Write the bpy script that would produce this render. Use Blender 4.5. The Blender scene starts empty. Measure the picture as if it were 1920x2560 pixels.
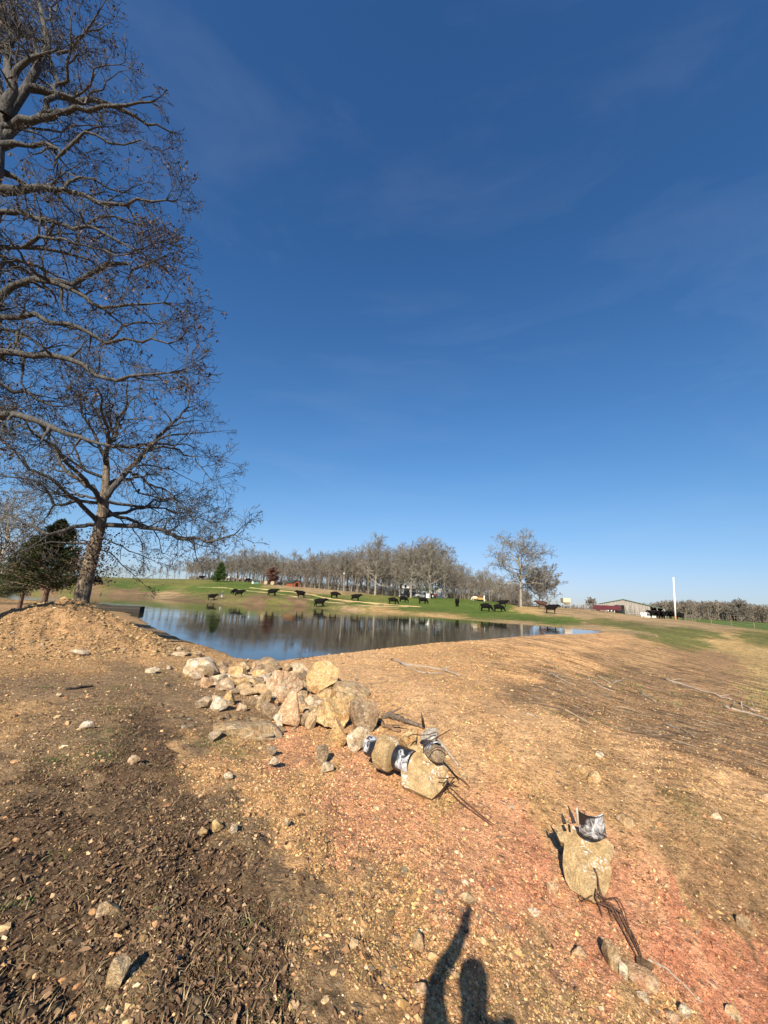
import bpy, bmesh, math, random
import numpy as np
from mathutils import Vector, Matrix
rng = np.random.default_rng(7)
random.seed(7)
SC = bpy.context.scene
COL = SC.collection
rad = math.radians
# ---------------------------------------------------------------- camera
FPX, CX, CY = 960.0, 960.0, 1280.0            # focal length and centre in photo pixels (1920 x 2560)
EYE = 1.95                                     # height of the lens above the ground underfoot
PITCH, ROLL = rad(12.7), rad(2.7)
R0 = np.array([1.0, 0, 0]); F0 = np.array([0, math.cos(PITCH), math.sin(PITCH)]); U0 = np.array([0, -math.sin(PITCH), math.cos(PITCH)])
CR = math.cos(ROLL) * R0 + math.sin(ROLL) * U0
CU = -math.sin(ROLL) * R0 + math.cos(ROLL) * U0
CAMP = np.array([0, 0, EYE])
cd = bpy.data.cameras.new('camera'); cam = bpy.data.objects.new('camera', cd); COL.objects.link(cam)
cd.sensor_fit = 'VERTICAL'; cd.sensor_height = 36.0; cd.lens = FPX / 2560 * 36.0
cd.clip_start = 0.02; cd.clip_end = 8000
m = Matrix.Identity(4)
for i in range(3):
    m[i][0] = CR[i]; m[i][1] = CU[i]; m[i][2] = -F0[i]; m[i][3] = CAMP[i]
cam.matrix_world = m
SC.camera = cam
SC.render.resolution_x, SC.render.resolution_y = 768, 1024
# ---------------------------------------------------------------- light
def pray(px, py):
    d = F0 * FPX + CR * (px - CX) - CU * (py - CY)
    return d / np.linalg.norm(d)
ANTI = pray(1160, 2290)                        # the way the light travels: towards the shadow of the raised phone
SUNV = -ANTI
SUN_EL = math.asin(SUNV[2]); SUN_ROT = math.atan2(SUNV[0], SUNV[1])
w = bpy.data.worlds.new('World'); SC.world = w; w.use_nodes = True
nt = w.node_tree; nt.nodes.clear()
sky = nt.nodes.new('ShaderNodeTexSky'); sky.sky_type = 'NISHITA'; sky.sun_disc = False
sky.sun_elevation = SUN_EL; sky.sun_rotation = SUN_ROT; sky.altitude = 0
sky.air_density = 1.0; sky.dust_density = 0.35; sky.ozone_density = 2.5
bg = nt.nodes.new('ShaderNodeBackground'); bg.inputs[1].default_value = 0.07
wo = nt.nodes.new('ShaderNodeOutputWorld')
hsv = nt.nodes.new('ShaderNodeHueSaturation'); hsv.inputs['Saturation'].default_value = 1.12; hsv.inputs['Value'].default_value = 1.0
gm = nt.nodes.new('ShaderNodeGamma'); gm.inputs[1].default_value = 0.96
nt.links.new(sky.outputs[0], gm.inputs[0]); nt.links.new(gm.outputs[0], hsv.inputs['Color'])
tint = nt.nodes.new('ShaderNodeMix'); tint.data_type = 'RGBA'; tint.blend_type = 'MULTIPLY'; tint.inputs[0].default_value = 1.0
tint.inputs[7].default_value = (0.66, 0.90, 1.10, 1); nt.links.new(hsv.outputs[0], tint.inputs[6])
# camera-like tone response of the sky: steeper in the blue top, rolled off at the bright horizon
sp_ = nt.nodes.new('ShaderNodeSeparateColor'); nt.links.new(tint.outputs[2], sp_.inputs[0]); cb_ = nt.nodes.new('ShaderNodeCombineColor')
def mth(op, a, b):
    n_ = nt.nodes.new('ShaderNodeMath'); n_.operation = op
    for i_, v_ in enumerate((a, b)):
        if hasattr(v_, 'is_linked'): nt.links.new(v_, n_.inputs[i_])
        else: n_.inputs[i_].default_value = v_
    return n_.outputs[0]
for i_, (pw, kk, sc_) in enumerate(((1.26, 8.0, 1.17), (1.25, 8.5, 1.12), (1.24, 14.0, 1.04))):
    x_ = mth('POWER', sp_.outputs[i_], pw); nt.links.new(mth('MULTIPLY', mth('DIVIDE', x_, mth('ADD', mth('DIVIDE', x_, kk), 1.0)), sc_), cb_.inputs[i_])
# faint high cirrus
tcw = nt.nodes.new('ShaderNodeTexCoord'); mpw = nt.nodes.new('ShaderNodeMapping'); mpw.inputs['Scale'].default_value = (1.0, 2.6, 5.5); mpw.inputs['Rotation'].default_value = (0.25, 0.5, 0.6)
nw = nt.nodes.new('ShaderNodeTexNoise'); nw.inputs['Scale'].default_value = 1.5; nw.inputs['Detail'].default_value = 7; nw.inputs['Roughness'].default_value = .6; nw.inputs['Distortion'].default_value = .5
rw = nt.nodes.new('ShaderNodeValToRGB'); rw.color_ramp.elements[0].position = .5; rw.color_ramp.elements[1].position = .85; rw.color_ramp.elements[1].color = (.06, .06, .06, 1)
nt.links.new(tcw.outputs['Generated'], mpw.inputs[0]); nt.links.new(mpw.outputs[0], nw.inputs[0]); nt.links.new(nw.outputs[0], rw.inputs[0])
cm = nt.nodes.new('ShaderNodeMix'); cm.data_type = 'RGBA'; cm.inputs[7].default_value = (5.5, 6.2, 7.4, 1); nt.links.new(rw.outputs[0], cm.inputs[0]); nt.links.new(cb_.outputs[0], cm.inputs[6])
nt.links.new(cm.outputs[2], bg.inputs[0])
nt.links.new(bg.outputs[0], wo.inputs[0])
sl = bpy.data.lights.new('sun', 'SUN'); sl.energy = 5.0; sl.angle = rad(0.53); sl.color = (1.0, 0.88, 0.70)
so = bpy.data.objects.new('sun', sl); COL.objects.link(so); so.location = (0, -20, 40)
so.rotation_euler = Vector(tuple(SUNV)).to_track_quat('Z', 'Y').to_euler()
SC.view_settings.view_transform = 'Standard'; SC.view_settings.look = 'None'
SC.view_settings.exposure = 0.92; SC.view_settings.gamma = 1.0
# ---------------------------------------------------------------- numpy noise
def _hash(ix, iy, s):
    h = (ix.astype(np.int64) * 374761393 + iy.astype(np.int64) * 668265263 + s * 2147483647) & 0xFFFFFFFF
    h = ((h ^ (h >> 13)) * 1274126177) & 0xFFFFFFFF
    h = ((h ^ (h >> 16)) * 2246822519) & 0xFFFFFFFF
    return ((h ^ (h >> 15)) & 0xFFFFFF) / float(0xFFFFFF)
def vnoise(x, y, s=0):
    ix = np.floor(x); iy = np.floor(y); fx = x - ix; fy = y - iy
    fx = fx * fx * (3 - 2 * fx); fy = fy * fy * (3 - 2 * fy)
    ix = ix.astype(np.int64); iy = iy.astype(np.int64)
    a = _hash(ix, iy, s); b = _hash(ix + 1, iy, s); c = _hash(ix, iy + 1, s); d = _hash(ix + 1, iy + 1, s)
    return ((a + (b - a) * fx) * (1 - fy) + (c + (d - c) * fx) * fy) * 2 - 1
def fbm(x, y, wl, octs=4, s=0, gain=0.5):
    out = 0; amp = 1.0; tot = 0
    for k in range(octs):
        out = out + amp * vnoise(x / wl + 17.3 * k, y / wl - 9.1 * k, s + k); tot += amp
        amp *= gain; wl *= 0.49
    return out / tot
def sstep(a, b, x):
    t = np.clip((x - a) / (b - a), 0, 1); return t * t * (3 - 2 * t)
# ---------------------------------------------------------------- terrain control
WZ = -0.55
def at_z(px, py, z):
    d = pray(px, py); return CAMP + d * ((z - EYE) / d[2])
def at_depth(px, py, dep):                     # dep is the distance straight ahead (world Y)
    d = pray(px, py); return CAMP + d * (dep / d[1])
_cz = [(100,2500,0),(600,2500,0),(900,2480,-.05),(100,2000,0),(500,2000,-.04),(700,2100,-.06),(100,1750,0.02),(400,1750,-.08),
 (60,1650,-.08),(400,1670,-.22),(240,1660,-.12),(520,1690,-.32),(700,1750,-.34),(900,1850,-.38),(800,1950,-.25),(1000,2020,-.42),(1200,2150,-.62),
 (1350,2290,-.8),(1600,2300,-1.05),(1850,2480,-1.3),(1150,2330,-.3),(1300,2470,-.5),(1600,2540,-.95),(1450,2200,-.88),
 (1600,2120,-.86),(1850,2230,-1.05),(1900,2350,-1.2),(1300,1900,-.46),(1600,2000,-.72),(1850,2060,-.92),(1000,1720,-.2),(1200,1760,-.26),(1400,1810,-.38),(1700,1890,-.58),
 (1900,1940,-.78),(1400,1700,-.58),(1600,1790,-1.0),(1250,1680,-.42),(900,1650,-.42),(1050,1640,-.3),(1200,1612,-.22),(1400,1590,-.22),(1600,1660,-1.1),(1850,1800,-1.35),(1900,1700,-1.7),
 (1700,1610,-1.1),(1560,1600,-.5),(1900,1630,-1.5),(440,1640,-.3),(330,1600,-.25),(250,1560,-.2),(0,1530,-.25),(60,1515,-.45)]
_cd = [(100,1441,170),(0,1440,170),(250,1443,170),(470,1448,170),(600,1454,165),(700,1463,160),(800,1472,150),(934,1487,135),(1100,1496,125),(1210,1503,115),(1300,1518,104),
 (1400,1520,112),(1500,1527,112),(1560,1535,112),(1686,1548.5,88),(1633,1545,90),(1900,1573,75),(1750,1556,90),(1800,1555,190),(1900,1556,230),(1650,1541,230),
 (1900,1598,50),(1560,1575,45),(1620,1590,38),
 (13,1456.6,125),(240,1463,118),(529,1500,86),(590,1489,100),(680,1489,98),(751,1494,98),(799,1517,80),(836,1495,104),(889,1502,95),(982,1510,92),
 (1057,1509,98),(1143,1515,94),(1215,1528,84),(1257,1517,98),(1355,1521,98),(1379,1533,82),(1460,1560,62),
 (555,1497,86),(300,1478,112)]
PTS = [at_z(a, b, c) for a, b, c in _cz] + [at_depth(a, b, c) for a, b, c in _cd]
for az, r, z in [(-48,400,6.0),(-30,400,5.5),(-15,400,4.0),(0,420,1.5),(15,400,-1.0),(30,400,-3),(48,400,-4),(-45,2500,3),(-15,2500,2),(0,2500,0),(15,2500,-4),(45,2500,-8),
  (-70,5,0.05),(-70,15,0.1),(-75,50,.2),(-70,150,2),(75,5,-1.2),(75,15,-2.2),(75,60,-2.5),(70,200,-3),(120,5,-.6),(120,30,-2),(180,4,.05),(180,30,.8),(-120,5,.1),(-120,40,.8),
  (180,400,3),(110,400,-3),(-110,400,4),(0,0.5,0),(90,0.8,-.02),(-90,0.8,0),(180,0.8,0),(0,1.2,0),(180,2500,0),(100,2500,-5),(-100,2500,4),(55,3,-1.0),(60,8,-1.6)]:
    a = rad(az); PTS.append(np.array([math.sin(a) * r, math.cos(a) * r, z]))
PTS = np.array(PTS)
KA = 3.0
def emb(x, y):
    r = np.sqrt(x * x + y * y) + 1e-9
    rr = np.log(r + 0.6)
    k = KA * np.minimum(1, r / 1.5)
    return np.stack([k * x / r, k * y / r, rr], -1)
def mq(A, B):
    out = np.empty((len(A), len(B)), np.float32)
    for i in range(len(B)):
        out[:, i] = np.sqrt(((A - B[i]) ** 2).sum(-1) + 0.03)
    return out
_E = emb(PTS[:, 0], PTS[:, 1])
_M = mq(_E, _E).astype(np.float64) + np.eye(len(_E)) * -0.002
_A = np.zeros((len(_E) + 1, len(_E) + 1)); _A[:-1, :-1] = _M; _A[-1, :-1] = 1; _A[:-1, -1] = 1
_W = np.linalg.solve(_A, np.append(PTS[:, 2], 0))
def zbase(x, y):
    x = np.atleast_1d(np.asarray(x, float)); y = np.atleast_1d(np.asarray(y, float)); out = np.empty(len(x))
    for s in range(0, len(x), 100000):
        e = emb(x[s:s + 100000], y[s:s + 100000]); out[s:s + 100000] = mq(e, _E) @ _W[:-1] + _W[-1]
    return out
# pond outline on the water plane, from the far left shore round to the near corner
_pond = [(-60,1463),(0,1469),(50,1470),(108,1474),(228,1485.5),(347,1495),(440,1502),(517,1505),(640,1512),(741,1516),(862,1526),(940,1530),(1062,1541),(1197,1553),(1366,1566),(1430,1571),(1490,1576),(1503,1579),
 (1495,1582),(1440,1586),(1360,1590),(1200,1602),(1080,1611),(960,1622),(829,1637.6),(753,1646),(706,1652),(640,1650),(587,1647),(559,1634),(520,1618),(463,1602),(430,1586),(386,1566.5),(328,1537.5),(270,1511),(150,1503),(50,1500),(0,1493),(-80,1484)]
POND = np.array([at_z(a, b, WZ)[:2] for a, b in _pond])
def pond_sdf(x, y):                            # negative inside
    d2 = np.full(len(x), 1e18); ins = np.zeros(len(x), bool)
    n = len(POND)
    for i in range(n):
        ax, ay = POND[i]; bx, by = POND[(i + 1) % n]
        ex, ey = bx - ax, by - ay
        t = np.clip(((x - ax) * ex + (y - ay) * ey) / (ex * ex + ey * ey), 0, 1)
        d2 = np.minimum(d2, (x - ax - t * ex) ** 2 + (y - ay - t * ey) ** 2)
        c = ((ay > y) != (by > y)) & (x < (bx - ax) * (y - ay) / ((by - ay) if by != ay else 1e-9) + ax)
        ins ^= c
    d = np.sqrt(d2); return np.where(ins, -d, d)
MC = at_depth(165, 1500, 14.6)[:2]             # middle of the spoil heap
def mound(x, y):
    u = (x - MC[0]) / 4.1; v = (y - MC[1]) / 3.1
    u = np.where(u < 0, u * 1.3, u)
    q = np.sqrt(u * u + v * v)
    lump = fbm(x, y, 1.3, 3, 40) * 0.22
    rid = np.abs(fbm(x, y, 1.0, 4, 44)) * .38 + fbm(x, y, 2.0, 2, 45) * .12
    k = 1 - sstep(0.0, 1.15, q + lump * 0.5)
    return (1.36 - rid * 1.2) * k ** .85 + .12 * k
def height(x, y, fine=True):
    x = np.atleast_1d(np.asarray(x, float)); y = np.atleast_1d(np.asarray(y, float))
    r = np.sqrt(x * x + y * y)
    sd = pond_sdf(x, y)
    sd = sd + fbm(x, y, 2.5, 3, 5) * np.clip(0.012 * r, 0.05, .5)
    z = zbase(x, y)
    L = np.clip(r * 0.07, 1.0, 7.0)
    z = np.where((sd > 0) & (sd < L * 1.5), np.maximum(z, WZ + 0.03 * sd), z)
    near = np.clip(r, 12, 60); sl = 0.22 - 0.0025 * near
    zs = WZ + sl * np.clip(sd, -1e9, 1e9)
    t = sstep(0, 1, sd / L)
    z = np.where(r < 300, zs * (1 - t) + z * t, z)
    z = np.where(sd < 0, WZ - np.minimum(0.16 * -sd, 1.6), z)
    z = z + mound(x, y)
    if fine:
        step = 0.0065 * r + 0.004
        dry = sstep(-0.3, 0.6, sd)
        for wl, amp, s in ((2.2, .035, 1), (0.9, .028, 2), (0.42, .022, 3), (0.2, .016, 4), (0.1, .011, 6), (0.055, .0065, 7)):
            k = np.clip((wl / step - 2) / 3, 0, 1)
            n = vnoise(x / wl + 3.1, y / wl + 7.7, 50 + s)
            if wl < 0.5: n = np.abs(vnoise(x / wl * .8, y / wl * .8, 80 + s)) * 1.3 - 0.5 + 0.4 * n
            z = z + n * amp * k * (0.25 + 0.75 * dry) * MICRO(x, y, wl)
    return z
def MICRO(x, y, wl):                           # the litter and the heap are rougher than the packed sand of the dam
    q = np.exp(-(((x - MC[0]) / 3.5) ** 2 + ((y - MC[1]) / 3.5) ** 2))
    lit = sstep(0.8, -1.5, x - 0.25 * y + 0.4 + 0.5 * fbm(x, y, 1.5, 2, 9)) * sstep(9, 5, y)
    far = sstep(26, 60, np.sqrt(x * x + y * y))
    return (0.6 + 2.9 * q + 1.35 * lit) * (1 - 0.6 * far)
_tcache = {}
def ground_at(px, py):                         # where the ray of a photo pixel meets the ground
    d = pray(px, py)
    t = np.concatenate([np.linspace(1, 30, 700), np.geomspace(30.05, 900, 1500)])
    X = CAMP[0] + d[0] * t; Y = CAMP[1] + d[1] * t; Z = CAMP[2] + d[2] * t
    g = Z - height(X, Y, False)
    i = np.argmax(g < 0)
    if g[i] >= 0: i = len(t) - 1
    if i > 0:
        a = g[i - 1] / (g[i - 1] - g[i] + 1e-12); tt = t[i - 1] + a * (t[i] - t[i - 1])
    else: tt = t[0]
    p = CAMP + d * tt
    p[2] = float(height(p[0], p[1])[0])
    return p
def depth_of(p): return float((p - CAMP) @ F0)
def pxsize(p, npx): return npx * depth_of(p) / FPX     # photo pixels -> metres at that point
# ---------------------------------------------------------------- object helpers
def tag(o, label=None, cat=None, group=None, kind=None):
    if label: o['label'] = label
    if cat: o['category'] = cat
    if group: o['group'] = group
    if kind: o['kind'] = kind
    return o
def empty(name, loc, rz=0.0):
    o = bpy.data.objects.new(name, None); COL.objects.link(o); o.empty_display_size = 0.2
    o.location = tuple(float(v) for v in loc); o.rotation_euler = (0, 0, rz); return o
def copy_tree(o, parent=None):
    c = o.copy(); COL.objects.link(c); c.parent = parent
    for ch in list(o.children): copy_tree(ch, c)
    return c
def put(name, me, mat, parent=None, loc=None):
    if mat is not None and not me.materials: me.materials.append(mat)
    o = bpy.data.objects.new(name, me); COL.objects.link(o)
    if parent is not None: o.parent = parent
    if loc is not None: o.location = tuple(float(v) for v in loc)
    return o
def fastmesh(name, V, F3=None, F4=None, smooth=False, attr=None):
    V = np.asarray(V, np.float32)
    parts = []; tot = []
    if F3 is not None and len(F3): parts.append(np.asarray(F3, np.int32).ravel()); tot.append(np.full(len(F3), 3, np.int32))
    if F4 is not None and len(F4): parts.append(np.asarray(F4, np.int32).ravel()); tot.append(np.full(len(F4), 4, np.int32))
    L = np.concatenate(parts); T = np.concatenate(tot)
    me = bpy.data.meshes.new(name)
    me.vertices.add(len(V)); me.vertices.foreach_set('co', V.ravel())
    me.loops.add(len(L)); me.loops.foreach_set('vertex_index', L)
    me.polygons.add(len(T)); st = np.concatenate([[0], np.cumsum(T)[:-1]]).astype(np.int32)
    me.polygons.foreach_set('loop_start', st); me.polygons.foreach_set('loop_total', T)
    me.polygons.foreach_set('use_smooth', np.full(len(T), smooth, bool))
    me.update(calc_edges=True)
    for k, a in (attr or {}).items():
        a = np.asarray(a, np.float32)
        if a.ndim == 2:
            at = me.attributes.new(k, 'FLOAT_COLOR', 'POINT')
            if a.shape[1] == 3: a = np.concatenate([a, np.ones((len(a), 1), np.float32)], 1)
            at.data.foreach_set('color', a.ravel())
        else:
            at = me.attributes.new(k, 'FLOAT', 'POINT'); at.data.foreach_set('value', a)
    return me
class MB:
    """collects geometry for one mesh"""
    def __init__(s): s.V = []; s.T = []; s.Q = []; s.n = 0; s.A = []
    def add(s, V, T=None, Q=None, a=None):
        V = np.asarray(V, float)
        if T is not None and len(T): s.T.append(np.asarray(T) + s.n)
        if Q is not None and len(Q): s.Q.append(np.asarray(Q) + s.n)
        s.V.append(V); s.n += len(V)
        s.A.append(np.full(len(V), 0.5 if a is None else a) if np.ndim(a) == 0 else np.asarray(a))
    def box(s, c, size, rz=0.0, tilt=None, a=None):
        h = np.array(size) / 2
        P = np.array([[i, j, k] for k in (-1, 1) for j in (-1, 1) for i in (-1, 1)], float) * h
        M = Matrix.Rotation(rz, 3, 'Z')
        if tilt is not None: M = M @ tilt
        P = P @ np.array(M).T + np.array(c)
        s.add(P, Q=[[0, 2, 3, 1], [4, 5, 7, 6], [0, 1, 5, 4], [1, 3, 7, 5], [3, 2, 6, 7], [2, 0, 4, 6]], a=a)
    def tube(s, pts, radii, k=8, cap=True, a=None, squash=None):
        P = np.asarray(pts, float); n = len(P); R = np.full(n, radii, float) if np.ndim(radii) == 0 else np.asarray(radii, float)
        T = np.gradient(P, axis=0); T /= np.linalg.norm(T, axis=1)[:, None] + 1e-12
        ref = np.array([0, 0, 1.0]) if abs(T[0][2]) < 0.9 else np.array([1.0, 0, 0])
        V = []
        u = np.cross(T[0], ref); u /= np.linalg.norm(u)
        for i in range(n):
            u = u - T[i] * (u @ T[i]); u /= np.linalg.norm(u) + 1e-12
            v = np.cross(T[i], u)
            an = np.arange(k) * 2 * math.pi / k
            V.append(P[i] + R[i] * (np.cos(an)[:, None] * u + np.sin(an)[:, None] * v))
        V = np.concatenate(V); Q = []
        for i in range(n - 1):
            for j in range(k): Q.append([i * k + j, i * k + (j + 1) % k, (i + 1) * k + (j + 1) % k, (i + 1) * k + j])
        Tn = []
        if cap:
            c0 = len(V); V = np.concatenate([V, [P[0], P[-1]]])
            for j in range(k):
                Tn.append([c0, (j + 1) % k, j]); Tn.append([c0 + 1, (n - 1) * k + j, (n - 1) * k + (j + 1) % k])
        s.add(V, Tn, Q, a=a)
    def prisms(s, S, k=3, a=None):
        """S: rows x0 y0 z0 r0 x1 y1 z1 r1"""
        S = np.asarray(S, float)
        if not len(S): return
        P0, R0_, P1, R1_ = S[:, :3], S[:, 3], S[:, 4:7], S[:, 7]
        T = P1 - P0; L = np.linalg.norm(T, axis=1)[:, None] + 1e-9; T = T / L
        P1 = P1 + T * (R1_[:, None] * 0.4)
        ref = np.where(np.abs(T[:, 2:3]) < 0.9, np.array([[0, 0, 1.0]]), np.array([[1.0, 0, 0]]))
        u = np.cross(T, ref); u /= np.linalg.norm(u, axis=1)[:, None]; v = np.cross(T, u)
        V = np.empty((len(S), 2 * k, 3))
        for j in range(k):
            an = j * 2 * math.pi / k; d = math.cos(an) * u + math.sin(an) * v
            V[:, j] = P0 + d * R0_[:, None]; V[:, k + j] = P1 + d * R1_[:, None]
        b = (np.arange(len(S)) * 2 * k)[:, None, None]
        q = np.array([[j, (j + 1) % k, k + (j + 1) % k, k + j] for j in range(k)])[None]
        s.add(V.reshape(-1, 3), Q=(q + b).reshape(-1, 4), a=a)
    def mesh(s, name, smooth=False):
        V = np.concatenate(s.V); T = np.concatenate(s.T) if s.T else None; Q = np.concatenate(s.Q) if s.Q else None
        return fastmesh(name, V, T, Q, smooth, {'var': np.concatenate(s.A)})
    def build(s, name, mat, parent=None, smooth=False, loc=None):
        return put(name, s.mesh(name, smooth), mat, parent, loc)
# ---------------------------------------------------------------- material helpers
class NT:
    def __init__(s, name, rough=0.9, spec=0.25):
        s.m = bpy.data.materials.new(name); s.m.use_nodes = True; s.t = s.m.node_tree; s.t.nodes.clear()
        s.out = s.t.nodes.new('ShaderNodeOutputMaterial'); s.b = s.t.nodes.new('ShaderNodeBsdfPrincipled')
        s.t.links.new(s.b.outputs[0], s.out.inputs[0]); s.b.inputs['Roughness'].default_value = rough
        s.b.inputs['Specular IOR Level'].default_value = spec
        s._tc = None
    def n(s, typ, **kw):
        nd = s.t.nodes.new(typ)
        for k, v in kw.items(): setattr(nd, k, v)
        return nd
    def l(s, a, b): s.t.links.new(a, b)
    def obj(s, scale=None):
        if s._tc is None: s._tc = s.n('ShaderNodeTexCoord')
        o = s._tc.outputs['Object']
        if scale is not None:
            mp = s.n('ShaderNodeMapping'); s.l(o, mp.inputs[0]); mp.inputs['Scale'].default_value = scale; return mp.outputs[0]
        return o
    def noise(s, scale, detail=4, rough=0.55, vec=None, dist=0.0):
        nd = s.n('ShaderNodeTexNoise'); s.l(vec if vec is not None else s.obj(), nd.inputs['Vector'])
        nd.inputs['Scale'].default_value = scale; nd.inputs['Detail'].default_value = detail; nd.inputs['Roughness'].default_value = rough
        nd.inputs['Distortion'].default_value = dist; return nd.outputs['Fac']
    def vor(s, scale, feature='F1', vec=None, out='Distance', rnd=1.0):
        nd = s.n('ShaderNodeTexVoronoi', feature=feature); s.l(vec if vec is not None else s.obj(), nd.inputs['Vector'])
        nd.inputs['Scale'].default_value = scale; nd.inputs['Randomness'].default_value = rnd; return nd.outputs[out]
    def ramp(s, fac, stops):
        nd = s.n('ShaderNodeValToRGB'); s.l(fac, nd.inputs[0]); e = nd.color_ramp.elements
        while len(e) < len(stops): e.new(0.5)
        for i, (p, c) in enumerate(stops):
            e[i].position = p; e[i].color = (c, c, c, 1) if np.ndim(c) == 0 else (*c, 1)
        return nd.outputs[0]
    def mix(s, fac, a, b, mode='MIX'):
        nd = s.n('ShaderNodeMix', data_type='RGBA', blend_type=mode)
        for v, i in ((fac, 0), (a, 6), (b, 7)):
            if hasattr(v, 'is_linked'): s.l(v, nd.inputs[i])
            elif i == 0: nd.inputs[0].default_value = v
            else: nd.inputs[i].default_value = (*v, 1) if np.ndim(v) else (v, v, v, 1)
        return nd.outputs[2]
    def math(s, op, a, b=0.0, c=None, clamp=False):
        nd = s.n('ShaderNodeMath', operation=op, use_clamp=clamp)
        for i, v in enumerate((a, b, c)):
            if v is None: continue
            if hasattr(v, 'is_linked'): s.l(v, nd.inputs[i])
            else: nd.inputs[i].default_value = v
        return nd.outputs[0]
    def attr(s, name, out='Color'):
        nd = s.n('ShaderNodeAttribute'); nd.attribute_name = name; return nd.outputs[out]
    def rnd(s): return s.n('ShaderNodeObjectInfo').outputs['Random']
    def bump(s, h, strength=0.5, dist=0.02, normal=None):
        nd = s.n('ShaderNodeBump'); s.l(h, nd.inputs['Height']); nd.inputs['Strength'].default_value = strength; nd.inputs['Distance'].default_value = dist
        if normal is not None: s.l(normal, nd.inputs['Normal'])
        return nd.outputs[0]
    def fin(s, col=None, normal=None, rough=None):
        if col is not None:
            if hasattr(col, 'is_linked'): s.l(col, s.b.inputs['Base Color'])
            else: s.b.inputs['Base Color'].default_value = (*col, 1)
        if normal is not None: s.l(normal, s.b.inputs['Normal'])
        if rough is not None: s.l(rough, s.b.inputs['Roughness'])
        return s.m
def simple(name, c, rough=0.7, spec=0.3, var=0.25, scale=8.0, metal=0.0):
    t = NT(name, rough, spec); f = t.noise(scale, 5, 0.6)
    lo = tuple(v * (1 - var) for v in c); hi = tuple(min(1, v * (1 + var)) for v in c)
    col = t.ramp(f, [(0.3, lo), (0.7, hi)]); t.b.inputs['Metallic'].default_value = metal
    return t.fin(col, t.bump(f, 0.3, 0.01))
def rock_mat(name, stops, stain, stain_amt=0.5, pale=(0.62, 0.56, 0.46), pale_amt=0.4, sc=1.0):
    t = NT(name, 0.92, 0.2); r = t.rnd(); ofs = t.n('ShaderNodeVectorMath', operation='ADD')
    t.l(t.obj(), ofs.inputs[0]); cmb = t.n('ShaderNodeCombineXYZ'); k = t.math('MULTIPLY', r, 40.0)
    for i in range(3): t.l(k, cmb.inputs[i])
    t.l(cmb.outputs[0], ofs.inputs[1]); v = ofs.outputs[0]
    base = t.ramp(t.noise(4 * sc, 7, 0.65, v, 0.6), stops)
    st = t.ramp(t.noise(5.5 * sc, 6, 0.7, v, 1.2), [(0.5, 0.0), (0.64, stain_amt)])
    c = t.mix(st, base, stain)
    mp = t.n('ShaderNodeVectorMath', operation='ADD'); t.l(v, mp.inputs[0]); mp.inputs[1].default_value = (7, 3, 1)
    pl = t.ramp(t.noise(7 * sc, 7, 0.75, mp.outputs[0], 0.8), [(0.52, 0.0), (0.62, pale_amt)])
    c = t.mix(pl, c, pale)
    fine = t.noise(45 * sc, 6, 0.7, v)
    c = t.mix(1.0, c, t.ramp(fine, [(0.3, 0.42), (0.7, 1.4)]), 'MULTIPLY')
    c = t.mix(1.0, c, t.ramp(t.noise(11 * sc, 5, .7, v, 1.0), [(0.35, 0.55), (0.6, 1.2)]), 'MULTIPLY')
    cr = t.vor(6 * sc, 'DISTANCE_TO_EDGE', v)
    crk = t.ramp(cr, [(0.0, 0.6), (0.03, 1.0)]); c = t.mix(0.6, c, crk, 'MULTIPLY')
    h = t.math('ADD', t.math('MULTIPLY', t.noise(14 * sc, 8, 0.7, v), 1.0), t.math('MULTIPLY', fine, 0.35))
    return t.fin(c, t.bump(h, 1.0, 0.05))
M = {}
M['rock_tan'] = rock_mat('rock_tan', [(0.3, (.33, .22, .12)), (0.55, (.48, .35, .2)), (0.75, (.58, .46, .3))], (.40, .19, .08), .45)
M['rock_orange'] = rock_mat('rock_orange', [(0.3, (.42, .26, .12)), (0.55, (.58, .40, .19)), (0.75, (.64, .49, .28))], (.45, .17, .06), .6, (.62, .5, .36), .5)
M['rock_mottled'] = rock_mat('rock_mottled', [(0.3, (.40, .26, .15)), (0.5, (.56, .41, .25)), (0.7, (.64, .54, .4))], (.36, .12, .06), .8, (.68, .62, .52), .8, 1.3)
M['rock_white'] = rock_mat('rock_white', [(0.3, (.42, .31, .19)), (0.5, (.57, .455, .31)), (0.7, (.66, .57, .43))], (.45, .25, .12), .35, (.75, .7, .62), .7)
M['rock_grey'] = rock_mat('rock_grey', [(0.3, (.24, .175, .11)), (0.55, (.38, .295, .195)), (0.75, (.5, .41, .29))], (.25, .15, .09), .4, (.5, .46, .4), .5)
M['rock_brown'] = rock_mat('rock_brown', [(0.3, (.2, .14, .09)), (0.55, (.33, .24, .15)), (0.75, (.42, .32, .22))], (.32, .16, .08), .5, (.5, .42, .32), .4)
M['rock_pink'] = rock_mat('rock_pink', [(0.3, (.44, .27, .15)), (0.55, (.58, .4, .24)), (0.75, (.62, .48, .33))], (.45, .16, .08), .5, (.66, .52, .42), .5)
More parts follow.
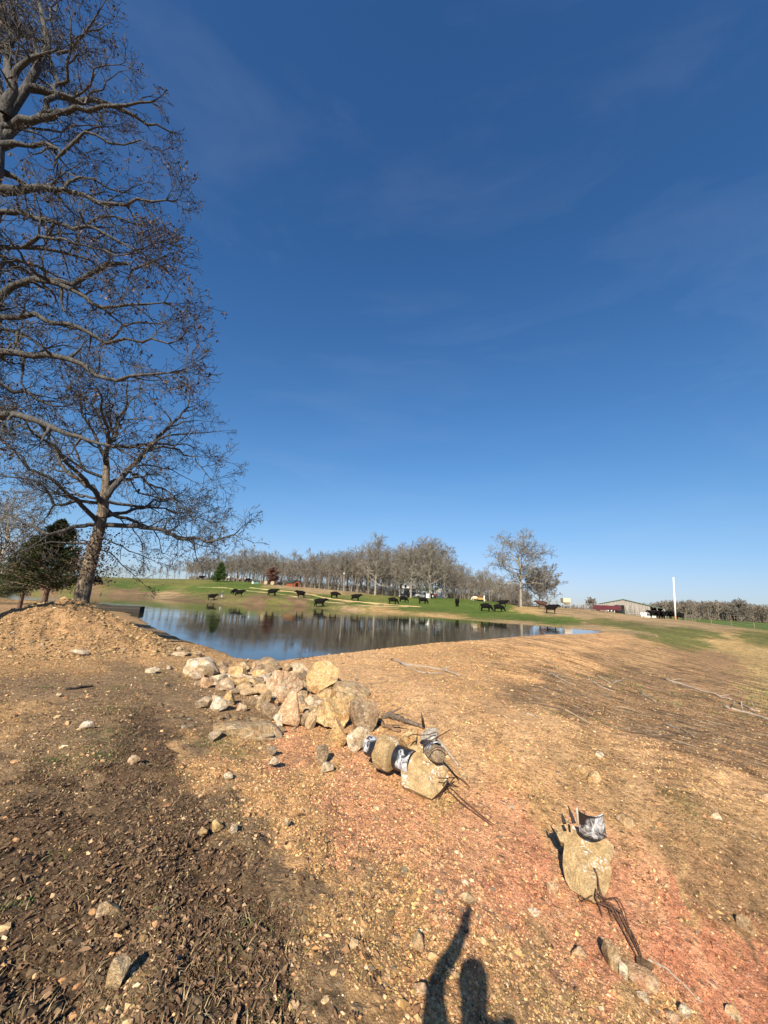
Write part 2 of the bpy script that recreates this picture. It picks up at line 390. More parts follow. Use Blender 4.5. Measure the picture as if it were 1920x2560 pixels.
def paint_concrete(name):
    t = NT(name, 0.9, 0.2)
    base = t.ramp(t.noise(5, 7, 0.65, None, .5), [(0.3, (.4, .27, .13)), (0.5, (.53, .38, .2)), (0.72, (.58, .45, .28))])
    st = t.ramp(t.noise(3.4, 4, .6, None, 1.0), [(.55, 0.), (.68, .5)]); c = t.mix(st, base, (.52, .25, .09))
    fine = t.noise(60, 6, .75); c = t.mix(1., c, t.ramp(fine, [(.32, .5), (.68, 1.3)]), 'MULTIPLY')
    c = t.mix(1., c, t.ramp(t.noise(9, 6, .75, None, 1.2), [(.35, .62), (.62, 1.12)]), 'MULTIPLY')
    wp = t.math('MULTIPLY', t.ramp(t.noise(16, 5, .6, None, 1.5), [(.55, 0.), (.58, 1.)]), t.ramp(t.noise(3.0, 2, .5), [(.52, 0.), (.56, 1.)]))
    c = t.mix(wp, c, (.78, .74, .68))
    h = t.math('ADD', t.noise(12, 8, .7), t.math('MULTIPLY', fine, .5))
    return t.fin(c, t.bump(h, 1., .045))
M['rock_pale'] = rock_mat('rock_pale', [(0.3, (.38, .34, .28)), (0.55, (.48, .44, .38)), (0.75, (.56, .52, .46))], (.4, .3, .2), .3, (.6, .57, .52), .4)
M['concrete'] = paint_concrete('rough_concrete')
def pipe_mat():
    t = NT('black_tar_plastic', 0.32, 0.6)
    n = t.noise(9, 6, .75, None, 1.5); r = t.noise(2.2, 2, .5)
    wp = t.math('MULTIPLY', t.ramp(n, [(.42, 0.), (.62, 1.)]), t.ramp(r, [(.52, 0.), (.54, 1.)]))  # white patch is sun glare put into the pipe's colour
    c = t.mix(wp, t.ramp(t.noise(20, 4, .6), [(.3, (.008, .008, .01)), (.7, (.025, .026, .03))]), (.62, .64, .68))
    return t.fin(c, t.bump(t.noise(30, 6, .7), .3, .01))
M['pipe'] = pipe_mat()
def bark(name, a, b, sc=1.0):
    t = NT(name, 0.95, 0.15); v = t.obj((14 * sc, 14 * sc, 3 * sc)); n = t.noise(1.0, 7, .65, v, .8)
    vo = t.vor(1.3, 'F1', v)
    c = t.ramp(n, [(0.3, a), (0.68, b)]); c = t.mix(1., c, t.ramp(vo, [(.1, .65), (.6, 1.15)]), 'MULTIPLY')
    h = t.math('ADD', n, t.math('MULTIPLY', vo, .6)); return t.fin(c, t.bump(h, .9, .03))
M['bark'] = bark('oak_bark', (.06, .048, .037), (.22, .18, .135))
M['limb'] = bark('limb_bark', (.026, .025, .024), (.10, .098, .095))
M['bark_dark'] = bark('cedar_bark', (.07, .045, .035), (.2, .14, .11))
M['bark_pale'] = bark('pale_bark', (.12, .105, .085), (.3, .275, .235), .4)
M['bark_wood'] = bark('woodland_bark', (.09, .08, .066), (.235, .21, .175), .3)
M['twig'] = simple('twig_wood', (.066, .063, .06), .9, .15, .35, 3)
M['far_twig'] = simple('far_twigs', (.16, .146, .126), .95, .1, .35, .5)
M['wood_grey'] = simple('weathered_wood', (.3, .25, .2), .9, .2, .4, 25)
M['rust'] = simple('rusty_steel', (.09, .045, .028), .75, .4, .4, 60)
M['hide'] = simple('black_hide', (.005, .0045, .0045), .85, .12, .3, 6)
M['hide_red'] = simple('red_black_hide', (.05, .018, .012), .7, .3, .5, 2)
M['hide_cream'] = simple('cream_hide', (.6, .5, .36), .8, .2, .35, 1.5)
M['white_hide'] = simple('white_hide', (.7, .66, .6), .8, .2, .1, 4)
def varmat(name, stops, rough=.85, trans=0.0, noise_sc=None):
    t = NT(name, rough, .2); c = t.ramp(t.attr('var', 'Fac'), stops)
    if noise_sc: c = t.mix(1., c, t.ramp(t.noise(noise_sc, 4, .6), [(.3, .6), (.7, 1.3)]), 'MULTIPLY')
    return t.fin(c)
M['dry_leaf'] = varmat('dry_oak_leaf', [(0., (.06, .035, .022)), (.3, (.13, .08, .048)), (.7, (.2, .125, .075)), (1., (.36, .25, .155))], .8)
M['tree_leaf'] = varmat('hanging_dry_leaf', [(0., (.03, .018, .013)), (.5, (.065, .042, .034)), (1., (.15, .105, .085))], .7)
M['pebble'] = varmat('pebbles', [(0., (.2, .1, .055)), (.2, (.38, .2, .095)), (.45, (.46, .28, .14)), (.7, (.52, .35, .18)), (.92, (.56, .41, .24)), (1., (.66, .54, .38))], .95, 0, 60)
M['dry_blade'] = varmat('dry_grass_blades', [(0., (.10, .075, .04)), (.5, (.26, .19, .1)), (1., (.42, .33, .19))], .9)
M['green_blade'] = varmat('green_grass_blades', [(0., (.03, .06, .015)), (.6, (.07, .12, .03)), (1., (.16, .2, .06))], .8)
M['needles'] = varmat('cedar_foliage', [(0., (.008, .014, .006)), (.5, (.02, .032, .011)), (.85, (.045, .055, .016)), (1., (.09, .08, .025))], .8)
M['needles_olive'] = varmat('olive_foliage', [(0., (.05, .06, .015)), (.5, (.1, .1, .025)), (1., (.18, .15, .05))], .8)
M['needles_green'] = varmat('green_foliage', [(0., (.012, .03, .01)), (.5, (.03, .06, .015)), (1., (.07, .1, .03))], .8)
M['needles_red'] = varmat('russet_foliage', [(0., (.04, .02, .015)), (.5, (.1, .05, .04)), (1., (.16, .09, .07))], .8)
# ---------------------------------------------------------------- ground
SOIL = {  # base colour, gravel amount, grass amount
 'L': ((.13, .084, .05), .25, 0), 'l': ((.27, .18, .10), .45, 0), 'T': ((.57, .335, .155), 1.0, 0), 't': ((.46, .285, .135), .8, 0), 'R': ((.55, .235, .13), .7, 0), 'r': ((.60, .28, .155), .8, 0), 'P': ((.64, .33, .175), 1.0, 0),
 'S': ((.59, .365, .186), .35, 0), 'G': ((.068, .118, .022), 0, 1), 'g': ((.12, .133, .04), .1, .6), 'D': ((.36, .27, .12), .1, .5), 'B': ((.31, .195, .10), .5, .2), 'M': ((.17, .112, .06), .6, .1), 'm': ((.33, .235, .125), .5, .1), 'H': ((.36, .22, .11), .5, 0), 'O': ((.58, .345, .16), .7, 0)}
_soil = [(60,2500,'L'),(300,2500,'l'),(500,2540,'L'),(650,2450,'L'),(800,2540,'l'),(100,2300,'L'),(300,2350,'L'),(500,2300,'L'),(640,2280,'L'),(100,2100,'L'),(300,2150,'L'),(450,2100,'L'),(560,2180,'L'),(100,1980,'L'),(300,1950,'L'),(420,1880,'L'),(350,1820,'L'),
 (200,1900,'l'),(60,1880,'l'),(60,1800,'t'),(150,1830,'l'),(250,1800,'l'),(60,1720,'l'),(200,1720,'l'),(320,1740,'l'),(60,1660,'t'),(200,1655,'t'),(300,1680,'l'),(400,1700,'l'),(480,1760,'l'),(430,1640,'t'),(350,1620,'O'),(500,1660,'t'),
 (450,1880,'t'),(520,1900,'T'),(600,1880,'t'),(640,1960,'T'),(560,2020,'l'),(520,1850,'l'),(620,1830,'l'),(700,1880,'P'),(760,1960,'T'),(700,2060,'T'),(600,2100,'l'),(680,2180,'l'),(780,2150,'T'),(860,2080,'P'),(900,2000,'P'),(1000,2080,'P'),(1000,2200,'T'),(880,2250,'t'),(760,2280,'t'),(720,2380,'l'),
 (900,2380,'t'),(880,2500,'t'),(1000,2450,'T'),(1100,2400,'T'),(1100,2280,'P'),(1180,2220,'P'),(1150,2100,'P'),(1250,2250,'r'),(1300,2120,'r'),(1250,2350,'T'),(1350,2450,'t'),(1250,2520,'t'),(1450,2540,'t'),(1400,2350,'P'),(1550,2480,'t'),(1650,2500,'T'),
 (1550,2300,'r'),(1480,2380,'r'),(1700,2330,'r'),(1760,2400,'R'),(1640,2420,'r'),(1850,2420,'R'),(1650,2350,'R'),(1700,2450,'R'),(1800,2500,'R'),(1600,2200,'P'),(1650,2200,'R'),(1400,2050,'P'),(1350,2000,'T'),(1250,2000,'P'),(1100,1960,'T'),(1000,1850,'O'),(1150,1850,'S'),(1050,1760,'S'),(900,1720,'S'),(860,1680,'S'),(1300,1820,'S'),(1250,1920,'O'),(1400,1920,'t'),(1500,1950,'t'),(1400,1850,'S'),
 (1600,1950,'S'),(1850,1990,'S'),(1600,2040,'t'),(1750,2050,'t'),(1700,2150,'t'),(1750,2230,'B'),(1880,2200,'B'),(1860,2350,'B'),(1780,2430,'R'),(1680,2240,'t'),(1700,2180,'B'),(1820,2290,'B'),(1900,2450,'R'),(1650,2120,'B'),(1880,2080,'t'),
 (1050,1660,'O'),(1200,1630,'O'),(1400,1600,'O'),(1500,1590,'T'),(1550,1600,'O'),(1150,1700,'O'),(1300,1680,'O'),(1450,1660,'O'),(1300,1740,'B'),(1450,1760,'B'),(1380,1710,'B'),(1500,1730,'B'),(1540,1680,'B'),(1600,1700,'B'),(1600,1800,'B'),(1700,1840,'B'),(1850,1900,'B'),(1750,1780,'B'),(1880,1800,'B'),(1700,1700,'B'),(1820,1720,'B'),(1620,1640,'t'),(1720,1650,'B'),
 (1800,1650,'B'),(1900,1740,'D'),(1890,1660,'D'),(1850,1620,'D'),(1800,1600,'D'),(1700,1600,'g'),(1640,1590,'g'),(1590,1580,'m'),(1540,1572,'D'),(1720,1580,'g'),(1600,1575,'g'),(1680,1587,'g'),(1780,1592,'g'),(1820,1585,'D'),(1880,1592,'g'),(1780,1570,'m'),(1900,1570,'G'),(1880,1566,'G'),(1760,1553,'G'),(1680,1556,'m'),(1620,1560,'m'),(1600,1550,'m'),(1540,1545,'m'),(1500,1552,'g'),(1560,1560,'g'),
 (1430,1550,'G'),(1400,1555,'G'),(1300,1545,'G'),(1470,1563,'m'),(1500,1572,'m'),(1460,1540,'m'),(1420,1533,'m'),(1380,1526,'m'),(1200,1530,'G'),(1100,1520,'G'),(1000,1515,'G'),(1150,1507,'G'),(900,1510,'G'),(1250,1520,'G'),(1330,1524,'D'),(1300,1560,'m'),(1100,1545,'D'),(960,1528,'D'),
 (800,1500,'G'),(700,1480,'G'),(600,1475,'G'),(500,1470,'G'),(480,1458,'g'),(600,1462,'G'),(400,1470,'G'),(300,1466,'G'),(200,1455,'g'),(100,1450,'g'),(30,1460,'g'),(400,1458,'g'),
 (460,1497,'M'),(560,1502,'M'),(640,1504,'M'),(740,1512,'M'),(820,1518,'g'),(350,1488,'M'),(300,1478,'M'),(400,1488,'m'),(240,1476,'M'),(600,1494,'g'),(700,1500,'g'),(500,1490,'g'),(120,1466,'M'),(60,1466,'M'),
 (880,1524,'m'),(740,1468,'m'),(800,1474,'m'),(720,1466,'m'),(160,1540,'H'),(80,1580,'H'),(250,1560,'H'),(200,1610,'H'),(330,1580,'H'),(60,1620,'H'),(10,1560,'H'),(0,1535,'H')]
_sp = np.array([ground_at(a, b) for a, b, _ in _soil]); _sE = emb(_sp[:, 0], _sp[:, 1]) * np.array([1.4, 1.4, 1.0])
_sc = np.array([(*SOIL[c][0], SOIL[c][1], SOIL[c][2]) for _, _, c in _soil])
def soil(x, y):
    r = np.sqrt(x * x + y * y); k = np.clip(r * 0.05, .12, 5)
    wx = x + fbm(x, y, 1.6, 3, 21) * k * .9 + fbm(x, y, .3, 2, 23) * np.minimum(k, .25) ; wy = y + fbm(x, y, 1.7, 3, 22) * k * .9 + fbm(x, y, .33, 2, 24) * np.minimum(k, .25)
    E = emb(wx, wy) * np.array([1.4, 1.4, 1.0]); num = np.zeros((len(x), 5)); den = np.zeros(len(x))
    for i in range(len(_sE)):
        w_ = 1.0 / (((E - _sE[i]) ** 2).sum(-1) + 1e-4) ** 2.7
        num += w_[:, None] * _sc[i]; den += w_
    return num / den[:, None]
def polydist(x, y, P):
    d = np.full(len(x), 1e9)
    for (ax, ay), (bx, by) in zip(P[:-1], P[1:]):
        ex, ey = bx - ax, by - ay; t = np.clip(((x - ax) * ex + (y - ay) * ey) / (ex * ex + ey * ey), 0, 1)
        d = np.minimum(d, np.hypot(x - ax - t * ex, y - ay - t * ey))
    return d
def gpoly(L): return np.array([ground_at(a, b)[:2] for a, b in L])
HAY = [(gpoly([(497,1467.5),(560,1469),(640,1479),(740,1492),(860,1508)]), .55), (gpoly([(630,1469.5),(680,1475),(760,1483),(880,1503),(940,1510)]), .8), (gpoly([(655,1472),(720,1479),(780,1487)]), 1.3),
       (gpoly([(860,1504),(940,1508),(1040,1516)]), 1.0), (gpoly([(890,1512),(950,1516),(1010,1517)]), .9)]
def build_ground():
    na, nb = 1000, 70
    a1 = np.linspace(rad(-58), rad(58), na); a2 = np.linspace(rad(58), rad(302), nb + 2)[1:-1]
    A = np.concatenate([a1, a2]); n = len(A)
    Rr = np.concatenate([np.geomspace(0.5, 1.3, 14)[:-1], np.geomspace(1.3, 180, 980), np.geomspace(182, 3500, 60)])
    m_ = len(Rr)
    X = (Rr[:, None] * np.sin(A)[None]).ravel(); Y = (Rr[:, None] * np.cos(A)[None]).ravel()
    Z = np.empty(len(X)); S5 = np.empty((len(X), 5))
    for s in range(0, len(X), 120000):
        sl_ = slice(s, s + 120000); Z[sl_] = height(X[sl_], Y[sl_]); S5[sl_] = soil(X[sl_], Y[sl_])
    X = np.append(X, 0); Y = np.append(Y, 0); Z = np.append(Z, height(0, 0)); S5 = np.vstack([S5, S5[:1]])
    c = S5[:, :3].copy(); g = S5[:, 3]; gr = S5[:, 4]
    hay = np.zeros(len(X))
    for P, wd in HAY:
        d = polydist(X, Y, P) + fbm(X, Y, 3.0, 3, 31) * wd * 1.2
        hay = np.maximum(hay, 1 - sstep(wd * .35, wd * 1.25, d))
    c = c * (1 - hay[:, None]) + np.array([.55, .46, .24]) * hay[:, None]
    r = np.hypot(X, Y)
    # bare wet rim of the pond
    sd = np.concatenate([pond_sdf(X[s:s + 200000], Y[s:s + 200000]) for s in range(0, len(X), 200000)])
    rim = (1 - sstep(0.0, np.clip(r * .012, .12, 1.2), np.abs(sd))) * .55
    c = c * (1 - rim[:, None]) + np.array([.13, .085, .05]) * rim[:, None]
    deep = sd < -0.3; c[deep] = (.1, .08, .055)
    # downhill drag marks on the outer face of the dam
    u = X * .66 + Y * .75; v = X * .75 - Y * .66
    stk = fbm(u * 1.0 + fbm(X, Y, 2, 2, 62) * .5, v * .3, .3, 4, 61, .7) ; face = sstep(8.5, 12, Y) * sstep(1.0, 4.0, X) * sstep(60, 25, r)
    face2 = sstep(3.2, 5.0, X) * sstep(5, 8, Y) * sstep(60, 25, r)
    c *= (1 + face2 * np.clip(stk * 1.3, -.5, .3))[:, None]
    big = fbm(X, Y, 1.2, 4, 71) * sstep(60, 10, r) * .22 + fbm(X, Y, 9, 3, 72) * sstep(20, 60, r) * .28
    big = big + fbm(X, Y, 2.2, 3, 73, .8) * sstep(35, 70, r) * sstep(260, 150, r) * (.55 - .25 * gr)
    c *= (1 + np.clip(big, -.6, .8))[:, None]
    gpat = sstep(.12, .3, fbm(X, Y, 5, 4, 74, .7)) * sstep(40, 70, r) * (sd > .8) * (gr < .4) * .55
    c = c * (1 - gpat[:, None]) + np.array([.11, .125, .035]) * gpat[:, None]
    idx = np.arange(m_ * n).reshape(m_, n); nx = np.roll(idx, -1, axis=1)
    Q = np.stack([idx[:-1], idx[1:], nx[1:], nx[:-1]], -1).reshape(-1, 4)
    T = np.stack([np.full(n, m_ * n), idx[0], nx[0]], -1)
    me = fastmesh('ground', np.stack([X, Y, Z], -1), T, Q, True, {'soil': c, 'gravel': np.clip(g, 0, 1), 'grassy': np.clip(gr, 0, 1), 'hay': hay, 'slope': np.clip(face2 + .6 * sstep(2.5, 4.5, X) * sstep(5, 8, Y) * sstep(60, 25, r), 0, 1) * sstep(.45, .9, g + .3)})
    return me
def ground_mat():
    t = NT('ground_soil', 0.95, 0.15)
    c = t.attr('soil'); gv = t.attr('gravel', 'Fac'); gs = t.attr('grassy', 'Fac')
    n1 = t.noise(2.2, 8, .62); n2 = t.noise(17, 8, .72, None, .4); n3 = t.noise(70, 6, .75)
    c = t.mix(1., c, t.ramp(n1, [(.3, .78), (.7, 1.2)]), 'MULTIPLY')
    dk = t.ramp(n2, [(.34, .32), (.48, .98), (.68, 1.35)]); c = t.mix(1., c, dk, 'MULTIPLY')
    c = t.mix(.8, c, t.ramp(n3, [(.34, .38), (.64, 1.4)]), 'MULTIPLY')
    n4 = t.noise(6, 7, .7, None, .6); c = t.mix(.85, c, t.ramp(n4, [(.36, .5), (.5, 1.), (.66, 1.28)]), 'MULTIPLY')
    mp = t.n('ShaderNodeMapping'); t.l(t.obj(), mp.inputs[0]); mp.inputs['Rotation'].default_value = (0, 0, rad(49)); mp.inputs['Scale'].default_value = (.8, 9, 1)
    n5 = t.noise(1.0, 6, .72, mp.outputs[0], .5); sl5 = t.attr('slope', 'Fac'); c = t.mix(sl5, c, t.mix(1., c, t.ramp(n5, [(.36, .3), (.5, .95), (.64, 1.35)]), 'MULTIPLY'))
    # embedded stones of three sizes
    hs = None
    for sc, th, amt in ((9, .36, .75), (26, .42, .8), (60, .45, .7)):
        vn = t.n('ShaderNodeTexVoronoi', feature='F1'); t.l(t.obj(), vn.inputs[0]); vn.inputs['Scale'].default_value = sc
        mask = t.ramp(vn.outputs['Distance'], [(th - .1, 1.), (th, 0.)])
        sep = t.n('ShaderNodeSeparateColor'); t.l(vn.outputs['Color'], sep.inputs[0])
        pick = t.ramp(sep.outputs[0], [(.45 if sc > 20 else .78, 0.), (.5 if sc > 20 else .82, 1.)])
        mk = t.math('MULTIPLY', t.math('MULTIPLY', mask, pick), t.math('MULTIPLY', gv, amt))
        sc_col = t.mix(.55, t.ramp(sep.outputs[1], [(0., (.3, .14, .08)), (.3, (.5, .3, .15)), (.6, (.56, .42, .26)), (1., (.68, .6, .48))]), c)
        c = t.mix(mk, c, sc_col)
        hh = t.math('MULTIPLY', t.ramp(vn.outputs['Distance'], [(0., 1.), (th, 0.)]), t.math('MULTIPLY', mk, 14.0 / sc))
        hs = hh if hs is None else t.math('ADD', hs, hh)
    # pasture: fine tufty variation
    gn = t.noise(1.1, 8, .75); gcol = t.mix(t.ramp(gn, [(.42, 0.), (.6, 1.)]), c, t.mix(1., c, (1.7, 1.25, 1.1), 'MULTIPLY'))
    c = t.mix(gs, c, gcol)
    h = t.math('ADD', t.math('MULTIPLY', n2, .9), t.math('ADD', t.math('MULTIPLY', n3, .28), hs))
    return t.fin(c, t.bump(h, 1.0, 0.05))
g = put('ground', build_ground(), ground_mat()); tag(g, kind='structure')
# ---------------------------------------------------------------- water
def water_mat():
    t = NT('pond_water', 0.02, 0.5); t.b.inputs['IOR'].default_value = 1.33
    t.b.inputs['Base Color'].default_value = (.030, .028, .017, 1)
    v = t.obj((1.0, 2.2, 1.0)); n = t.noise(2.6, 4, .55, v); n2 = t.noise(.35, 3, .5)
    amp = t.ramp(n2, [(.38, .25), (.62, 1.)])
    return t.fin(None, t.bump(t.math('MULTIPLY', n, amp), .20, .016))
def build_water():
    P = POND; c = P.mean(0)
    V = [(p[0] + (p[0] - c[0]) * .03 + 0, p[1] + (p[1] - c[1]) * .03, WZ) for p in P]
    bm = bmesh.new(); vs = [bm.verts.new(v) for v in V]; f = bm.faces.new(vs); f.normal_update()
    if f.normal.z < 0: f.normal_flip()
    bmesh.ops.triangulate(bm, faces=bm.faces[:]); me = bpy.data.meshes.new('pond_water'); bm.to_mesh(me); bm.free(); return me
wobj = put('pond_water', build_water(), water_mat()); tag(wobj, kind='structure')
# ---------------------------------------------------------------- trees
def nrm(v): return v / (np.linalg.norm(v) + 1e-12)
class Grow:
    def __init__(s, seed): s.r = random.Random(seed); s.segs = []; s.thick = []; s.tips = []; s.nodes = 0
    def g(s): return s.r.gauss(0, 1)
    def perp(s, d, ang):
        """direction d turned by ang radians to a random side"""
        x, y, z = d; a = (s.g(), s.g(), s.g()); dt = a[0] * x + a[1] * y + a[2] * z
        p = (a[0] - dt * x, a[1] - dt * y, a[2] - dt * z); l = math.sqrt(p[0] ** 2 + p[1] ** 2 + p[2] ** 2) + 1e-9
        c, q = math.cos(ang), math.sin(ang) / l
        return (x * c + p[0] * q, y * c + p[1] * q, z * c + p[2] * q)
    def branch(s, p, d, L, r0, lev, P):
        seg = P['seg'][lev]; n = max(2, int(L / seg + .5)); seg = L / n; ck = P['crook'][lev]; r1 = max(P['rmin'], r0 * P['taper'][lev])
        up = P['up'][lev]; thick = r0 > P.get('thick', .05); pts = [p]; rr = [r0]; kids = []
        for i in range(n):
            d = (d[0] + s.g() * ck, d[1] + s.g() * ck, d[2] + s.g() * ck + up)
            l = math.sqrt(d[0] ** 2 + d[1] ** 2 + d[2] ** 2); d = (d[0] / l, d[1] / l, d[2] / l)
            q = (p[0] + d[0] * seg, p[1] + d[1] * seg, p[2] + d[2] * seg); ra = r0 + (r1 - r0) * i / n; rb = r0 + (r1 - r0) * (i + 1) / n
            if not thick: s.segs.append((*p, ra, *q, rb))
            pts.append(q); rr.append(rb); p = q; t = (i + 1) / n
            if lev + 1 < len(P['seg']) and t > P['start'][lev] and s.r.random() < P['prob'][lev]:
                kids.append((q, d, t, rb))
        if thick: s.thick.append((pts, rr))
        s.nodes += n
        if lev + 1 >= len(P['seg']): s.tips.append((p, d)); return
        for q, dd, t, rb in kids:
            lo, hi = P['len'][lev + 1]; ll = s.r.uniform(lo, hi) * (1.0 - P.get('short', .45) * t)
            s.branch(q, s.perp(dd, rad(s.r.uniform(*P['ang'][lev]))), ll, min(rb * .8, max(P['rmin'], rb * s.r.uniform(.45, .75))), lev + 1, P)
        if P.get('fork', True):
            for _ in range(2):
                lo, hi = P['len'][lev + 1]
                s.branch(p, s.perp(d, rad(s.r.uniform(12, 35))), s.r.uniform(lo, hi) * .75, r1 * .9, lev + 1, P)
    def limb(s, pts, rr, lev, P, t0=0.0, dens=1.0):
        """a main limb along given points; sprouts side branches of level lev"""
        pts = [np.asarray(p, float) for p in pts]; Q = [pts[0]]; R = [rr[0]]
        for a, b, ra, rb in zip(pts[:-1], pts[1:], rr[:-1], rr[1:]):
            n = max(1, int(np.linalg.norm(b - a) / .35)); 
            for i in range(1, n + 1):
                t = i / n; j = np.array([s.g(), s.g(), s.g()]) * min(.075, .03 + .35 * max(0, .2 - ra)) * (t < 1); Q.append(a + (b - a) * t + j); R.append(ra + (rb - ra) * t)
        s.thick.append(([tuple(q) for q in Q], R))
        N = len(Q)
        for i in range(1, N):
            t = i / (N - 1)
            if t < t0: continue
            k = P['prob_limb'] * dens
            while s.r.random() < k:
                k -= 1; d = nrm(Q[i] - Q[i - 1]); lo, hi = P['len'][lev]
                dd = s.perp(tuple(d), rad(s.r.uniform(30, 75)))
                s.branch(tuple(Q[i]), dd, s.r.uniform(lo, hi) * (1 - .62 * t), min(R[i] * .8, P['r'][lev] * s.r.uniform(.6, 1.1)), lev, P)
        d = nrm(Q[-1] - Q[-2])
        for _ in range(3): s.branch(tuple(Q[-1]), s.perp(tuple(d), rad(s.r.uniform(8, 35))), s.r.uniform(*P['len'][lev]) * .35, R[-1], lev, P)
    def meshes(s, k_thin=3, k_thick=7):
        thin = MB(); thin.prisms(s.segs, k_thin); th = MB()
        for pts, rr in s.thick: th.tube(pts, rr, k_thick, cap=False)
        return thin, th
def leafset(tips, n_per, size, seed, spread=.12, frac=1.0, hang=0.5):
    r = np.random.default_rng(seed); T = np.array([t[0] for t in tips]); T = T[r.random(len(T)) < frac]
    P = np.repeat(T, n_per, 0) + r.normal(0, spread, (len(T) * n_per, 3)); n = len(P)
    d = r.normal(0, 1, (n, 3)); d[:, 2] -= hang * 1.6; d /= np.linalg.norm(d, axis=1)[:, None]
    a = r.normal(0, 1, (n, 3)); a -= d * (a * d).sum(1)[:, None]; a /= np.linalg.norm(a, axis=1)[:, None]
    b = np.cross(d, a); L = size * r.uniform(.6, 1.35, n)[:, None]; W = L * r.uniform(.2, .36, n)[:, None]
    V = np.stack([P, P + d * L * .5 + a * W + b * W * .5, P + d * L, P + d * L * .55 - a * W + b * W * .4], 1).reshape(-1, 3)
    m_ = MB(); m_.add(V, Q=np.arange(n * 4).reshape(-1, 4), a=np.repeat(r.random(n), 4)); return m_
def px_limb(poly, ox, oy, sc, d0, d1, px0=None):
    """limb traced in a zoomed view: corner ox,oy and scale sc; it runs from distance d0 to d1 straight ahead"""
    out = []
    n = len(poly)
    for i, (a, b) in enumerate(poly):
        t = i / max(1, n - 1); out.append(at_depth(ox + a / sc, oy + b / sc, d0 + (d1 - d0) * t))
    return out
PT = dict(seg=[.3, .22, .14, .09], crook=[.2, .25, .3, .34], taper=[.35, .4, .5, .6], up=[.03, .02, .01, 0.0], start=[.12, .12, .1, 1], prob=[.55, .5, .42, 0],
          ang=[(28, 70), (28, 70), (28, 75)], len=[(1.6, 3.0), (1.0, 2.0), (.5, 1.1), (.22, .55)], r=[.055, .032, .016, .009], rmin=.006, prob_limb=.55, thick=.045)
